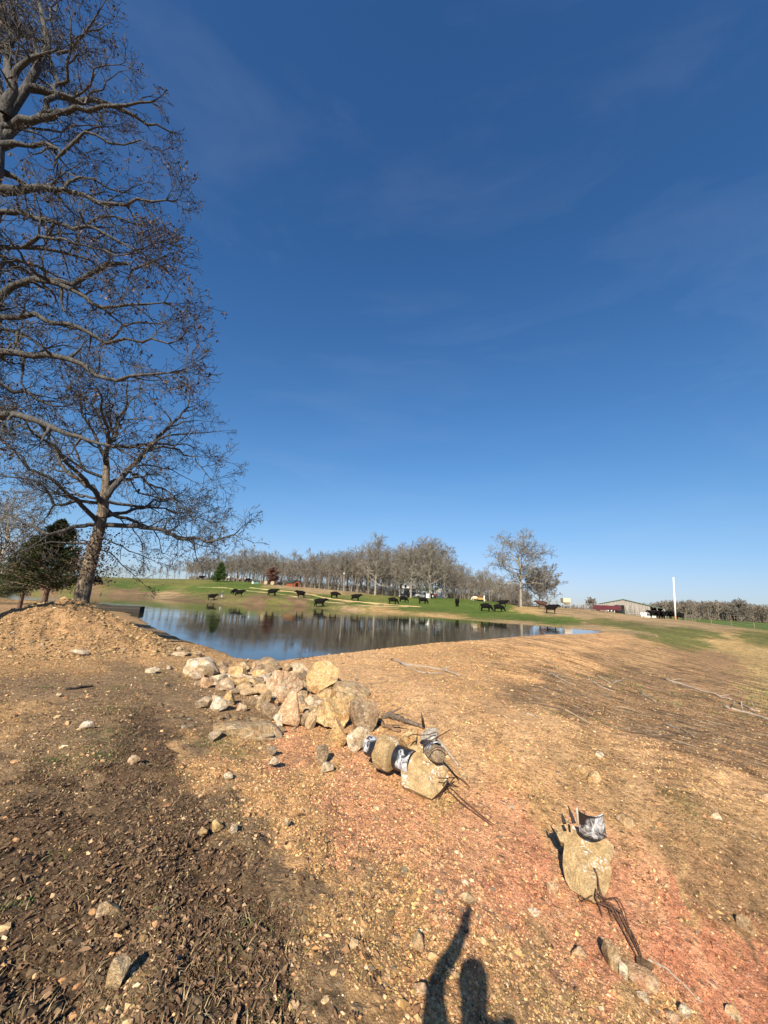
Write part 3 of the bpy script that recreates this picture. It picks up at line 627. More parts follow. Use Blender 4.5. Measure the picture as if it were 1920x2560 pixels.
# ---- the oak behind the spoil heap
def oak_mid():
    D = 17.3; base = at_depth(207, 1500, D); zg = float(height(base[0], base[1], False)[0])
    G = Grow(11); S = (0, 900, 2.592)
    tr = px_limb([(530, 1540), (548, 1440), (580, 1330), (612, 1210), (640, 1110), (662, 1000), (676, 900), (684, 800), (690, 700), (686, 620), (700, 520)], *S, D, D)
    base3 = tr[0] - (tr[1] - tr[0]) * ((tr[0][2] - zg + .2) / (tr[1][2] - tr[0][2])); tr = [base3] + tr
    rr = [.37, .31, .285, .268, .25, .232, .215, .2, .16, .13, .11, .085]
    trunk = MB(); Q = []; R = []
    for a, b, ra, rb in zip(tr[:-1], tr[1:], rr[:-1], rr[1:]):
        for i in range(4): t = i / 4; Q.append(a + (b - a) * t); R.append((ra + (rb - ra) * t) * (1 + .04 * G.g()))
    Q.append(tr[-1]); R.append(rr[-1]); trunk.tube(Q, R, 18)
    P = dict(PT, prob_limb=.62, seg=[.24, .18, .13, .09], rmin=.0075, len=[(.8, 1.9), (.5, 1.2), (.3, .75), (.15, .4)])
    L = [([(690, 885), (760, 800), (850, 700), (950, 600), (1050, 500), (1150, 410), (1220, 340), (1270, 270)], 1.5, .15),
         ([(950, 600), (1080, 560), (1200, 580), (1320, 660), (1420, 770)], -1.0, .07), ([(1000, 560), (1120, 490), (1250, 480), (1400, 470), (1480, 460)], .3, .06),
         ([(690, 560), (760, 430), (810, 330), (830, 200), (840, 130)], -.8, .08), ([(850, 720), (950, 770), (1080, 830), (1200, 960), (1330, 1020)], -1.5, .07),
         ([(655, 1080), (780, 1072), (900, 1075), (1010, 1090), (1150, 1130), (1300, 1150), (1400, 1180), (1520, 1150), (1590, 1130)], -2.2, .12),
         ([(680, 960), (780, 1020), (900, 1050), (1000, 1090), (1120, 1110), (1250, 1150)], 1.2, .1), ([(690, 915), (850, 940), (980, 950), (1100, 960), (1250, 990), (1350, 1000)], 2.5, .08),
         ([(700, 540), (780, 400), (860, 260), (950, 170)], 1.8, .07), ([(700, 520), (640, 380), (620, 250), (610, 120)], .5, .07), ([(688, 640), (620, 500), (560, 400), (520, 280), (500, 150)], -1.8, .08),
         ([(660, 890), (600, 820), (510, 770), (430, 720), (380, 640), (350, 570), (260, 500), (180, 450), (100, 400)], 1.0, .12), ([(665, 760), (560, 720), (470, 660), (400, 610), (330, 560)], -2.0, .08),
         ([(660, 920), (560, 880), (450, 870), (300, 850)], 2.4, .07), ([(655, 930), (500, 910), (350, 940), (320, 870), (280, 810), (220, 780), (60, 760), (0, 740)], -1.2, .08),
         ([(640, 1075), (480, 1080), (400, 1110), (320, 1130), (230, 1080), (130, 1040), (50, 1000), (0, 990)], -.5, .1), ([(610, 1190), (430, 1185), (320, 1180), (220, 1210), (120, 1250)], -2.2, .05),
         ([(620, 1200), (720, 1250), (800, 1330), (880, 1390), (960, 1460)], .6, .035), ([(635, 1130), (750, 1190), (850, 1240), (950, 1270), (1060, 1320)], -1.4, .04), ([(870, 1075), (920, 1150), (940, 1230), (945, 1280)], -1.2, .03),
         ([(1010, 1090), (1060, 1160), (1080, 1250), (1170, 1290)], -1.6, .03), ([(600, 1260), (520, 1300), (450, 1350), (400, 1330)], -1.0, .03), ([(720, 450), (720, 330), (700, 200)], -3, .06), ([(1150, 430), (1230, 400), (1330, 390), (1420, 400)], 1.5, .04),
         ([(860, 710), (960, 680), (1080, 700), (1200, 740), (1330, 800)], 2.6, .05), ([(900, 850), (1000, 880), (1120, 900), (1260, 880)], -2.6, .05), ([(560, 720), (480, 560), (440, 430), (380, 350)], -1.2, .05)]
    def tr_at(z):
        for a, b in zip(tr[:-1], tr[1:]):
            if a[2] <= z <= b[2]: t = (z - a[2]) / (b[2] - a[2]); return a + (b - a) * t
        return tr[-1]
    for poly, dd, r0 in L:
        poly = [(a if a < 700 else 700 + (a - 700) * .92, b) for a, b in poly]; pts = px_limb(poly, *S, D, D + dd); n = len(pts)
        rr_ = [r0 * (1 - .78 * i / (n - 1)) for i in range(n)]
        G.limb(pts, rr_, 1 if r0 < .07 else 0, P, .18, 1.0 if r0 > .06 else .9)
    for a_, z_ in ((0, 4), (180, 4.6), (150, 6.5), (10, 7.5), (190, 3.6), (-20, 5.5)):                                # limbs that reach towards and away from the camera
        q = tr_at(z_ + 1.0); pts = [q]; d = np.array([math.sin(rad(a_)), math.cos(rad(a_)), .45])
        for i in range(6): d = nrm(d + np.array([G.g(), G.g(), G.g()]) * .12); pts.append(pts[-1] + d * .8)
        G.limb(pts, [.11 * (1 - .12 * i) for i in range(7)], 0, P, .2)
    thin, th = G.meshes(3, 7)
    root = empty('oak_tree', (base3[0], base3[1], zg)); org = np.array([base3[0], base3[1], zg])
    tag(root, 'leafless oak with a leaning grey trunk standing just behind the dirt mound', 'tree')
    for mb, nm, mt in ((trunk, 'trunk', M['bark']), (th, 'limbs', M['limb']), (thin, 'twigs', M['twig'])):
        mb.V = [v - org for v in mb.V]; mb.build(nm, mt, root, smooth=nm != 'twigs')
    tips = G.tips
    lf = leafset(tips, 3, .075, 3, .045, .2)
    low = [t for t in tips if t[0][2] < 4.1 and abs(t[0][0] - base3[0]) < 3.2] 
    l2 = leafset(low, 2, .09, 4, .12, .5); r_ = np.random.default_rng(8)
    cl = [(tuple(tr_at(z) + np.array([r_.normal(.15, .42), r_.normal(0, .42), 0])), 0) for z in r_.uniform(2.1, 4.3, 420)]
    l3 = leafset(cl, 3, .11, 5, .12)
    for a in (l2, l3): lf.add(a.V[0], Q=a.Q[0], a=a.A[0])
    lf.V = [v - org for v in lf.V]; lf.build('dry_foliage', M['tree_leaf'], root)
    print('oak_mid', len(G.segs), len(tips))
oak_mid()
# ---- the big oak beyond the left edge
def oak_big():
    D = 9.8; bx = -13.2; zg = float(height(bx, D, False)[0]); base = np.array([bx, D, zg - .2])
    G = Grow(23); S = (0, 0, 2.458)
    tr = [base + np.array([.02 * z * math.sin(z), .15 * math.sin(z * .4), z]) for z in (0, .6, 1.5, 3, 5, 7, 9, 11, 13, 15, 17, 19, 21, 23)]
    rr = [.62, .5, .44, .4, .38, .36, .34, .31, .27, .22, .17, .13, .09, .06]
    trunk = MB(); trunk.tube(tr, rr, 18)
    P = dict(PT, prob_limb=.85, rmin=.0065, seg=[.22, .16, .12, .08], len=[(.6, 1.4), (.45, 1.0), (.26, .6), (.12, .3)], crook=[.24, .28, .33, .36])
    def tp(z): i = min(range(len(tr)), key=lambda k: abs(tr[k][2] - z)); return tr[i]
    L = [([(0, 870), (60, 820), (180, 760), (300, 690), (380, 590), (385, 500), (340, 380), (270, 300), (190, 240)], .8, .13, 11), ([(30, 700), (90, 560), (120, 420), (200, 360), (300, 330), (370, 310)], -.8, .13, 13),
         ([(385, 570), (480, 600), (560, 640), (620, 690), (740, 690)], .4, .05, None), ([(0, 1170), (120, 1170), (260, 1150), (420, 1170), (560, 1200), (700, 1250), (830, 1260), (1000, 1240), (1100, 1230)], .6, .12, 8.6),
         ([(0, 1300), (130, 1300), (300, 1350), (420, 1380), (560, 1390), (700, 1440), (800, 1490), (900, 1540)], -.7, .11, 8.2), ([(0, 1520), (150, 1520), (300, 1530), (460, 1560), (600, 1600), (650, 1640)], 1.8, .1, 7.4),
         ([(0, 1820), (80, 1760), (200, 1720), (400, 1730), (480, 1750), (600, 1680), (720, 1620), (850, 1620), (870, 1660), (950, 1630), (1050, 1590)], .2, .12, 5.4), ([(250, 1720), (400, 1750), (560, 1820), (680, 1890), (800, 1880), (950, 1870), (1080, 1860)], -.9, .08, None),
         ([(0, 1950), (130, 1950), (300, 1970), (450, 1990), (600, 2050), (700, 2110), (830, 2080), (1000, 2080), (1180, 2090)], -.5, .1, 5.0), ([(0, 2020), (120, 2040), (220, 2090), (300, 2140), (420, 2120)], 1.6, .09, 4.6),
         ([(0, 2160), (120, 2170), (300, 2180), (450, 2205), (550, 2240), (640, 2310), (770, 2340), (860, 2310), (1000, 2300), (1120, 2290)], -1.2, .11, 4.4), ([(0, 2545), (100, 2545), (200, 2572), (330, 2620), (430, 2663), (560, 2697), (650, 2725), (760, 2745)], -1.6, .12, 3.4),
         ([(0, 2355), (90, 2411), (170, 2401), (250, 2458), (350, 2496), (420, 2496)], .8, .09, 4.2), ([(370, 330), (470, 310), (540, 230), (660, 180), (720, 140)], .2, .055, None), ([(385, 520), (450, 500), (440, 400), (470, 300), (470, 150), (450, 20)], -1, .06, None),
         ([(0, 1050), (100, 1090), (200, 1150), (330, 1140), (430, 1060), (520, 1010)], 1.2, .07, 9), ([(200, 900), (300, 880), (400, 950), (480, 880), (560, 810), (640, 830), (720, 880), (820, 890), (930, 860), (1000, 900)], .2, .07, None), ([(0, 900), (100, 880), (200, 900), (300, 880)], .2, .1, 10.3),
         ([(90, 560), (50, 400), (60, 250), (100, 100), (110, -60)], .5, .12, 14), ([(200, 360), (290, 250), (300, 120), (380, 20), (400, -80)], 1.2, .07, None), ([(470, 300), (560, 200), (640, 90), (700, 0)], -.6, .045, None), ([(0, 640), (-40, 420), (-20, 200), (30, 0)], 1.6, .14, 13),
         ([(420, 1170), (520, 1090), (620, 1100), (720, 1160), (860, 1160), (980, 1120)], 1.6, .05, None), ([(560, 1390), (660, 1330), (760, 1330), (900, 1380), (1080, 1420)], 1.4, .05, None), ([(150, 1520), (260, 1450), (380, 1470), (520, 1500), (700, 1540), (860, 1560)], -1.6, .06, None),
         ([(0, 1640), (120, 1600), (260, 1640), (380, 1700), (450, 1800), (440, 1900)], 2.4, .08, 6.3), ([(700, 2110), (800, 2010), (900, 1980), (1040, 1990), (1120, 1960)], .8, .04, None), ([(120, 2040), (160, 2200), (140, 2350), (200, 2480)], .6, .05, None),
         ([(560, 640), (620, 560), (700, 500), (790, 440), (850, 430)], .8, .035, None), ([(480, 600), (600, 520), (620, 420), (700, 400), (830, 380)], -.8, .04, None), ([(0, 300), (80, 280), (160, 200), (240, 60)], 1.0, .07, 16), ([(0, 760), (100, 740), (220, 790), (330, 800), (450, 780), (560, 770), (680, 770)], 1.8, .06, 11)]
    for poly, dd, r0, z in L:
        poly = [(a * .93, b) for a, b in poly]; d0 = D if z else D * .985; pts = px_limb(poly, *S, d0 + (dd * .15 if z else 0), d0 + dd); r1 = r0
        if z:
            q = tp(z)
            if pts[0][0] > q[0] + .4: pts = [q, (q + pts[0]) / 2 + np.array([0, 0, .12])] + pts; 
        n = len(pts); rr_ = [(r0 + .05 * (1 - i / 2) * (i < 2) * bool(z)) * (1 - .8 * i / (n - 1)) for i in range(n)]
        G.limb(pts, rr_, 1 if r0 < .056 else 0, P, .10, 1.0 if r0 > .06 else .95)
    for a_, z_, k in ((-90, 5, 7), (-60, 8, 7), (-120, 11, 6), (-150, 7, 6), (170, 10, 6), (-30, 12, 5), (-80, 15, 5), (150, 14, 5), (-170, 17, 4), (60, 18, 4), (110, 16, 5)):   # the side the picture does not show
        q = tp(z_); pts = [q]; d = np.array([math.sin(rad(a_)), math.cos(rad(a_)), .3])
        for i in range(k): d = nrm(d + np.array([G.g(), G.g(), G.g()]) * .14); pts.append(pts[-1] + d * 1.1)
        G.limb(pts, [.14 * (1 - .8 * i / k) for i in range(k + 1)], 1, P, .2, .8)
    thin, th = G.meshes(3, 8)
    org = np.array([bx, D, zg]); root = empty('oak_tree', org)
    tag(root, 'tall bare oak, largest tree, whose crooked limbs reach in over the left edge', 'tree')
    for mb, nm, mt in ((trunk, 'trunk', M['limb']), (th, 'limbs', M['limb']), (thin, 'twigs', M['twig'])):
        mb.V = [v - org for v in mb.V]; mb.build(nm, mt, root, smooth=nm != 'twigs')
    lf = leafset(G.tips, 3, .09, 6, .045, .15); lf.V = [v - org for v in lf.V]; lf.build('dry_foliage', M['tree_leaf'], root)
    print('oak_big', len(G.segs), len(G.tips))
oak_big()
# ---- distant bare trees: a few kinds, copied
def far_proto(seed, h, crown_w, low, kind='oak', rt=.02):
    G = Grow(seed); r = G.r; tk = h * (.021 if kind != 'wood' else .014) + .03; pts = [np.array([0, 0, -.4]), np.array([0, 0, .1]), np.array([r.gauss(0, .1), r.gauss(0, .1), h * low])]
    rr = [tk * 1.7, tk * 1.15, tk * .85]
    p = pts[-1]
    for i in range(4): p = p + np.array([r.gauss(0, .05 * h * .25), r.gauss(0, .05 * h * .25), h * (1 - low) * .19]); pts.append(p); rr.append(tk * (.7 - .13 * i))
    G.thick.append(([tuple(q) for q in pts], rr)); s = h / 15
    if kind == 'wood':
        for q0 in range(5): G.branch((0, 0, h * r.uniform(.12, low)), (r.gauss(0, 1), r.gauss(0, 1), .8), h * .12, .04, 2, dict(seg=[1, 1, .5 * s, .3 * s], crook=[.2] * 4, taper=[.5] * 4, up=[.02] * 4, start=[.1, .1, .1, 1], prob=[0, 0, .7, 0], ang=[(30, 60)] * 3, len=[(1, 1), (1, 1), (1, 1), (.6 * s, 1.4 * s)], rmin=rt))
    P = dict(seg=[.9 * s, .55 * s, .35 * s, .3 * s], crook=[.24, .28, .28, .3], taper=[.35, .4, .5, .7], up=[.10, .05, .03, .02], start=[.2, .15, .15, 1], prob=[.95, .9, .75, 0] if kind != 'wood' else [.8, .7, .55, 0], ang=[(25, 55), (25, 60), (25, 60)] if kind != 'wood' else [(15, 45), (18, 50), (20, 50)],
             len=[(crown_w * .42, crown_w * .6), (crown_w * .2, crown_w * .34), (.7 * s, 1.6 * s), (.5 * s, 1.1 * s)], rmin=rt, thick=.06, short=.35)
    nl = 20 if kind == 'oak' else 13
    for i in range(nl):
        t = i / (nl - 1); k = 2 + t * (len(pts) - 3); a = int(k); q = pts[a] + (pts[min(a + 1, len(pts) - 1)] - pts[a]) * (k - a)
        az = i * 2.4 + r.uniform(-.4, .4); el = rad((2 + 72 * t) if kind != 'wood' else 48 + 40 * t)
        d = (math.cos(az) * math.cos(el), math.sin(az) * math.cos(el), math.sin(el))
        G.branch(tuple(q), d, crown_w * r.uniform(.42, .56) * (1.05 - .25 * t), tk * (.5 - .2 * t), 0, P)
    thin, th = G.meshes(3, 5); return thin, th
def far_tree_obj(name, seed, h, cw, low, kind, rt=.022):
    thin, th = far_proto(seed, h, cw, low, kind, rt); root = empty(name, (0, 0, 0))
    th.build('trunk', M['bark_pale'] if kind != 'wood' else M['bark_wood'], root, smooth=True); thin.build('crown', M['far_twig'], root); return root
def gz(x, y): return float(height(x, y, False)[0])
def xat(px, dep): d = pray(px, 1490 + (px - 960) * .047); return float(d[0] / d[1] * dep)
def place_far(root, px, dep, sc=1.0, rz=0.0, sz=None):
    x = xat(px, dep); root.location = (x, dep, gz(x, dep) - .05); root.rotation_euler = (0, 0, rz); root.scale = (sc, sc, sz or sc); return root
R = random.Random(99)
big = far_tree_obj('oak_tree', 201, 17.5, 16.5, .42, 'oak', .034)
tag(place_far(big, 1302, 104, .92, 0, .86), 'tall lone bare oak with a spreading crown at the right end of the woods', 'tree')
o = far_tree_obj('oak_tree', 202, 9.0, 14.5, .1, 'oak', .032); tag(place_far(o, 1349, 112, 1.15, 0, .86), 'low round bare tree just right of the tall lone oak', 'tree')
protoA = far_tree_obj('oak_tree', 203, 16, 13, .26, 'oak', .03); tag(place_far(protoA, 937, 130, 1.02, 0, .97), 'tall pale-trunked bare oak at the front edge of the woods', 'tree')
for px, dep, sc, rz, lab in ((999, 128, .75, 2.1, 'narrow bare oak standing left of the house porch'), (1027, 124, .86, 1.0, 'bare oak whose trunk stands in front of the house'), (1074, 120, .93, 4.0, 'stout bare oak with flared roots beside the white board by the house'), (1110, 131, .88, 5.1, 'bare oak behind the right end of the house')):
    c = copy_tree(protoA); place_far(c, px, dep, sc, rz); tag(c, lab, 'tree')
sm = far_tree_obj('round_tree', 204, 6.2, 7.5, .12, 'oak', .05); tag(place_far(sm, 1478, 230, 1.0), 'small round bare tree on the skyline left of the barn', 'tree')
rt_ = far_tree_obj('round_tree', 205, 9, 10, .15, 'oak', .05); tag(place_far(rt_, 1852, 215, 1.0), 'lone round bare tree in the field before the far right woods', 'tree')
lt = far_tree_obj('bare_tree', 206, 9.5, 8, .2, 'oak', .02); tag(place_far(lt, -8, 42, 1.0), 'bare grey tree at the far left edge behind the cedars', 'tree')
# the wood behind the pasture
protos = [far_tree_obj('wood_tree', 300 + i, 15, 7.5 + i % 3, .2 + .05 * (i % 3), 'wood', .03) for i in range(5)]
SKY = [(60, 1432), (200, 1425), (300, 1415), (380, 1412), (440, 1405), (480, 1393), (520, 1388), (560, 1388), (600, 1384), (640, 1382), (670, 1386), (700, 1394), (740, 1392), (770, 1384), (820, 1382), (850, 1386), (885, 1380), (905, 1384), (940, 1388), (970, 1386), (1000, 1378), (1040, 1374), (1080, 1378), (1110, 1388), (1130, 1404), (1150, 1422), (1180, 1430), (1220, 1436), (1250, 1448), (1290, 1458), (1320, 1470)]
SKX = [a for a, _ in SKY]; SKV = [b for _, b in SKY]
def wood_height(px, dep): 
    y = float(np.interp(px, SKX, SKV)); p = at_depth(px, y, dep); return p[2] - gz(xat(px, dep), dep)
used = set(); cnt = 0
rows = [(0, 5.0, 0), (7, 4.2, 1.3), (15, 4.6, 2.2)]
for off, step, sh in rows:
    px = 470 + sh * 3
    while px < 1318:
        edge = np.interp(px, [440, 600, 750, 850, 950, 1100, 1200, 1320], [178, 172, 163, 152, 146, 142, 137, 128]); dep = edge + off + R.uniform(-2, 2)
        h = wood_height(px, dep) * R.uniform(.66, 1.04); i = R.randrange(5)
        if not (1140 < px < 1180 and off == 0 and R.random() < .3):
            c = protos[i] if i not in used else copy_tree(protos[i]); used.add(i)
            s_ = max(4.0, h) / 15.0; place_far(c, px, dep, s_ * R.uniform(.9, 1.15), R.uniform(0, 6.28), s_); cnt += 1
            zone = next(t for a, t in ((500, 'well left of the round green cedar'), (530, 'just left of the round green cedar'), (570, 'behind the round green cedar'), (625, 'before the long pale building'), (655, 'behind the green trough'), (700, 'behind the russet cedar'), (735, 'at the left of the red shed'), (770, 'at the right of the red shed'), (810, 'midway between the red shed and the lamp pole'), (845, 'just left of the lamp pole'), (880, 'just right of the lamp pole'), (925, 'left of the tall front oak'), (960, 'behind the tall front oak'), (995, 'right of the tall front oak'), (1050, 'behind the house porch'), (1115, 'behind the white board and the long house roof'), (1155, 'right of the house'), (1190, 'left of the yellow digger'), (1225, 'behind the yellow digger'), (1260, 'right of the yellow digger'), (1400, 'beside the tall lone oak')) if px < a)
            zone = ('front-row', 'second-row', 'third-row')[rows.index((off, step, sh))] + ' tree of the woods ' + zone
            tag(c, 'leafless grey ' + zone, 'tree', 'woods: ' + zone)
        px += step * FPX / dep * R.uniform(.7, 1.3) * .62
for px in list(range(70, 470, 17)):            # thin row along the top of the field, seen through the mid oak
    dep = 176 + R.uniform(-4, 4); h = wood_height(px, dep) * R.uniform(.7, 1.05); c = copy_tree(protos[R.randrange(5)]); s_ = max(3.0, h) / 15
    place_far(c, px + R.uniform(-6, 6), dep, s_ * R.uniform(.9, 1.2), R.uniform(0, 6.28), s_); tag(c, 'thin bare tree in the sparse row along the field top at left', 'tree', 'sparse row of trees at left')
print('wood trees', cnt)
def merged_wood(name, label, spots, seed, rt, kinds=3, hk=1.0):
    mb = MB(); rr = random.Random(seed); pr = []
    for k in range(kinds):
        G = Grow(seed + k); P = dict(seg=[1.3, .9, .8], crook=[.14, .2, .25], taper=[.35, .5, .7], up=[.10, .06, .03], start=[.15, .1, 1], prob=[.9, .75, 0], ang=[(20, 50), (20, 60)], len=[(3.5, 6), (2, 3.4), (.9, 2.0)], rmin=rt, thick=99, short=.3)
        G.segs.append((0, 0, -.5, .22, 0, 0, 6, .17)); G.segs.append((0, 0, 6, .17, .2, .1, 11, .09))
        for i in range(9):
            t = i / 8; az = i * 2.4; el = rad(38 + 40 * t); G.branch((0, 0, 5 + 5.5 * t), (math.cos(az) * math.cos(el), math.sin(az) * math.cos(el), math.sin(el)), rr.uniform(3.5, 5.5), .10, 0, P)
        pr.append(np.array(G.segs))
    for x, y, z, h in spots:
        S = pr[rr.randrange(kinds)].copy(); a = rr.uniform(0, 6.28); k = h / 15.0; c_, s_ = math.cos(a), math.sin(a)
        for o in (0, 4):
            X, Y = S[:, o].copy(), S[:, o + 1].copy(); S[:, o] = (X * c_ - Y * s_) * k + x; S[:, o + 1] = (X * s_ + Y * c_) * k + y; S[:, o + 2] = S[:, o + 2] * k + z
        mb.prisms(S, 3, rr.random())
    t = put(name, mb.mesh(name), M['wood_mass']); tag(t, label, 'woods', None, 'stuff')
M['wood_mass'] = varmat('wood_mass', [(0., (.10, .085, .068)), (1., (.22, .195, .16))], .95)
sp = []
for off in (22, 30, 40, 52, 66):
    px = 465
    while px < 1325:
        edge = np.interp(px, [440, 600, 750, 850, 950, 1100, 1200, 1320], [178, 172, 163, 152, 146, 142, 137, 128]); dep = edge + off + R.uniform(-4, 4); h = wood_height(px, dep) * R.uniform(.55, .93)
        x = xat(px, dep)
        if h > 3 and not (px < 640 and off > 30): sp.append((x, dep, gz(x, dep), h))
        px += 4.3 * FPX / dep * R.uniform(.6, 1.2)
def brush():
    rr = np.random.default_rng(77); S = []
    for k in range(2600):
        px = rr.uniform(470, 1325); edge = np.interp(px, [440, 600, 750, 850, 950, 1100, 1200, 1320], [178, 172, 163, 152, 146, 142, 137, 128]); dep = edge + rr.uniform(6, 40) if px > 640 else edge + rr.uniform(14, 40)
        x = xat(px, dep); z = gzc(x, dep); hh = rr.uniform(1.2, 4.5 if px > 700 else 2.2); lean = rr.normal(0, .25, 2)
        for j in range(4):
            l2 = lean + rr.normal(0, .35, 2); S.append((x, dep, z, .05, x + l2[0] * hh, dep + l2[1] * hh, z + hh * rr.uniform(.6, 1), .03))
    mb = MB(); mb.prisms(S, 3, .25); tag(put('undergrowth', mb.mesh('undergrowth'), M['wood_mass']), 'tangled leafless undergrowth between the trunks of the woods', 'undergrowth', None, 'stuff')
_gc = {}
def gzc(x, y):
    k = (round(x / 4), round(y / 4))
    if k not in _gc: _gc[k] = gz(x, y)
    return _gc[k]
brush()
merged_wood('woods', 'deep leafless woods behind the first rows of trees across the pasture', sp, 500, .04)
sp = []
FS = [(1440, 1512), (1600, 1512), (1640, 1511), (1662, 1507), (1690, 1505), (1760, 1507), (1830, 1508), (1870, 1514), (1900, 1517), (1960, 1520)]
for off in (0, 8, 16, 26, 38):
    px = 1590
    while px < 1985:
        dep = 250 + off + R.uniform(-3, 3); y = float(np.interp(px, [a for a, _ in FS], [b for _, b in FS])); x = xat(px, dep); z = gz(x, dep); h = at_depth(px, y, dep)[2] - z
        if px > 1625 or off > 10: sp.append((x, dep, z, max(3, h * R.uniform(.8, 1.0))))
        px += 2.1 * FPX / dep * R.uniform(.6, 1.25)
for px in range(1625, 1990, 2):
    dep = 247 + R.uniform(-2, 20); x = xat(px, dep); sp.append((x, dep, gz(x, dep) - 4.2, R.uniform(5.5, 8)))
for px in range(1290, 1640, 4):
    dep = 330 + R.uniform(-15, 15); y = 1513 + (px - 1440) * .02; x = xat(px, dep); z = gz(x, dep); sp.append((x, dep, z, max(2.5, (at_depth(px, y, dep)[2] - z) * R.uniform(.6, 1.0))))
merged_wood('woods', 'far brown leafless woods along the right horizon behind the white pole', sp, 600, .075)
# ---- evergreens
def cedar(h, w, seed, n, low=.08, leaf=.16, colw=1.0, flat=.5, shape='cone'):
    r = np.random.default_rng(seed); P = []; var = []; tw = MB(); tw.tube([(0, 0, -.3), (0, 0, h * .5), (0, 0, h * .93)], [h * .028, h * .016, .02], 8)
    nb = int(n / 28); segs = []
    for i in range(nb):
        z = low + (1 - low) * (i + r.random()) / nb; az = r.random() * 6.28
        ww = w * .5 * ((1 - z) ** .75 * (1.15 if shape == 'cone' else 1.0) if shape == 'cone' else math.sqrt(max(.02, 1 - (2 * (z - low) / (1 - low) - 1) ** 2))) * r.uniform(.55, 1.15)
        d = np.array([math.cos(az), math.sin(az), r.uniform(-.1, .35)]); b = np.array([0, 0, z * h]); e = b + d * ww
        segs.append((*b, .03, *e, .01)); k = 28
        t = r.random(k) ** .55; q = b + (e - b) * t[:, None] + r.normal(0, 1, (k, 3)) * np.array([.11, .11, .06]) * ww * .9; P.append(q); var.append(np.clip(r.normal(.3 + .35 * t, .18), 0, 1))
    tw.prisms(segs, 3); P = np.concatenate(P); var = np.concatenate(var); m_ = len(P)
    rep = 5; P = np.repeat(P, rep, 0) + r.normal(0, leaf * .55, (m_ * rep, 3)); var = np.clip(np.repeat(var, rep) + r.normal(0, .12, m_ * rep), 0, 1); n_ = len(P)
    out = P.copy(); out[:, 2] = 0; out /= np.linalg.norm(out, axis=1)[:, None] + 1e-6
    d = out * .7 + r.normal(0, .6, (n_, 3)); d /= np.linalg.norm(d, axis=1)[:, None]; a = r.normal(0, 1, (n_, 3)); a -= d * (a * d).sum(1)[:, None]; a /= np.linalg.norm(a, axis=1)[:, None]
    L = leaf * r.uniform(.6, 1.3, n_)[:, None]; W = L * .22
    V = np.stack([P - a * W, P + d * L * .9, P + a * W, P - d * L * .3], 1).reshape(-1, 3); f = MB(); f.add(V, Q=np.arange(n_ * 4).reshape(-1, 4), a=np.repeat(var, 4)); return tw, f
def cedar_obj(name, label, px, dep, h, w, seed, n, mat, leaf=.16, low=.08, shape='cone', rz=0, cat='tree'):
    tw, f = cedar(h, w, seed, n, low, leaf, shape=shape); x = xat(px, dep); root = empty(name, (x, dep, gz(x, dep)), rz); tag(root, label, cat)
    tw.build('trunk', M['bark_dark'], root, smooth=True); f.build('crown', mat, root); return root
cedar_obj('cedar_tree', 'dark cedar with a forked reddish trunk left of the mid oak, behind the mound', 124, 19.5, 5.2, 5.2, 41, 7600, M['needles'], .085, .34)
cedar_obj('cedar_tree', 'dark cedar with a thin leaning trunk at the waterside, second from the left edge', 66, 20.5, 4.4, 3.9, 42, 4200, M['needles'], .085, .36)
cedar_obj('evergreen_bush', 'olive-green bush at the far left edge beyond the water', 4, 150, 8.5, 10, 43, 1500, M['needles_olive'], .45, .02, 'round', cat='bush')
cedar_obj('cedar_tree', 'round green cedar alone on the far pasture left of the pale building', 545, 150, 7.0, 5.6, 44, 1700, M['needles_green'], .45, .1)
cedar_obj('cedar_tree', 'russet winter cedar in front of the bare woods beside the round bales', 677, 158, 6.6, 5.6, 45, 1300, M['needles_red'], .45, .02, 'round')
# ---------------------------------------------------------------- animals and people (skin modifier bodies turned into plain meshes)
def skin_mesh(name, nodes, edges, root=0, sub=1):
    """nodes: (x, y, z, rx[, ry])"""
    me = bpy.data.meshes.new(name); me.from_pydata([n[:3] for n in nodes], edges, []); o = bpy.data.objects.new(name, me); COL.objects.link(o)
    md = o.modifiers.new('skin', 'SKIN'); md.use_smooth_shade = True
    if not me.skin_vertices: me.skin_vertices.new()
    for i, n in enumerate(nodes):
        sv = me.skin_vertices[0].data[i]; sv.radius = (n[3], n[4] if len(n) > 4 else n[3]); sv.use_root = i == root
    s_ = o.modifiers.new('sub', 'SUBSURF'); s_.levels = sub; s_.render_levels = sub
    dg = bpy.context.evaluated_depsgraph_get(); dg.update(); out = bpy.data.meshes.new_from_object(o.evaluated_get(dg))
    bpy.data.objects.remove(o); bpy.data.meshes.remove(me); out.name = name
    out.polygons.foreach_set('use_smooth', np.ones(len(out.polygons), bool)); return out
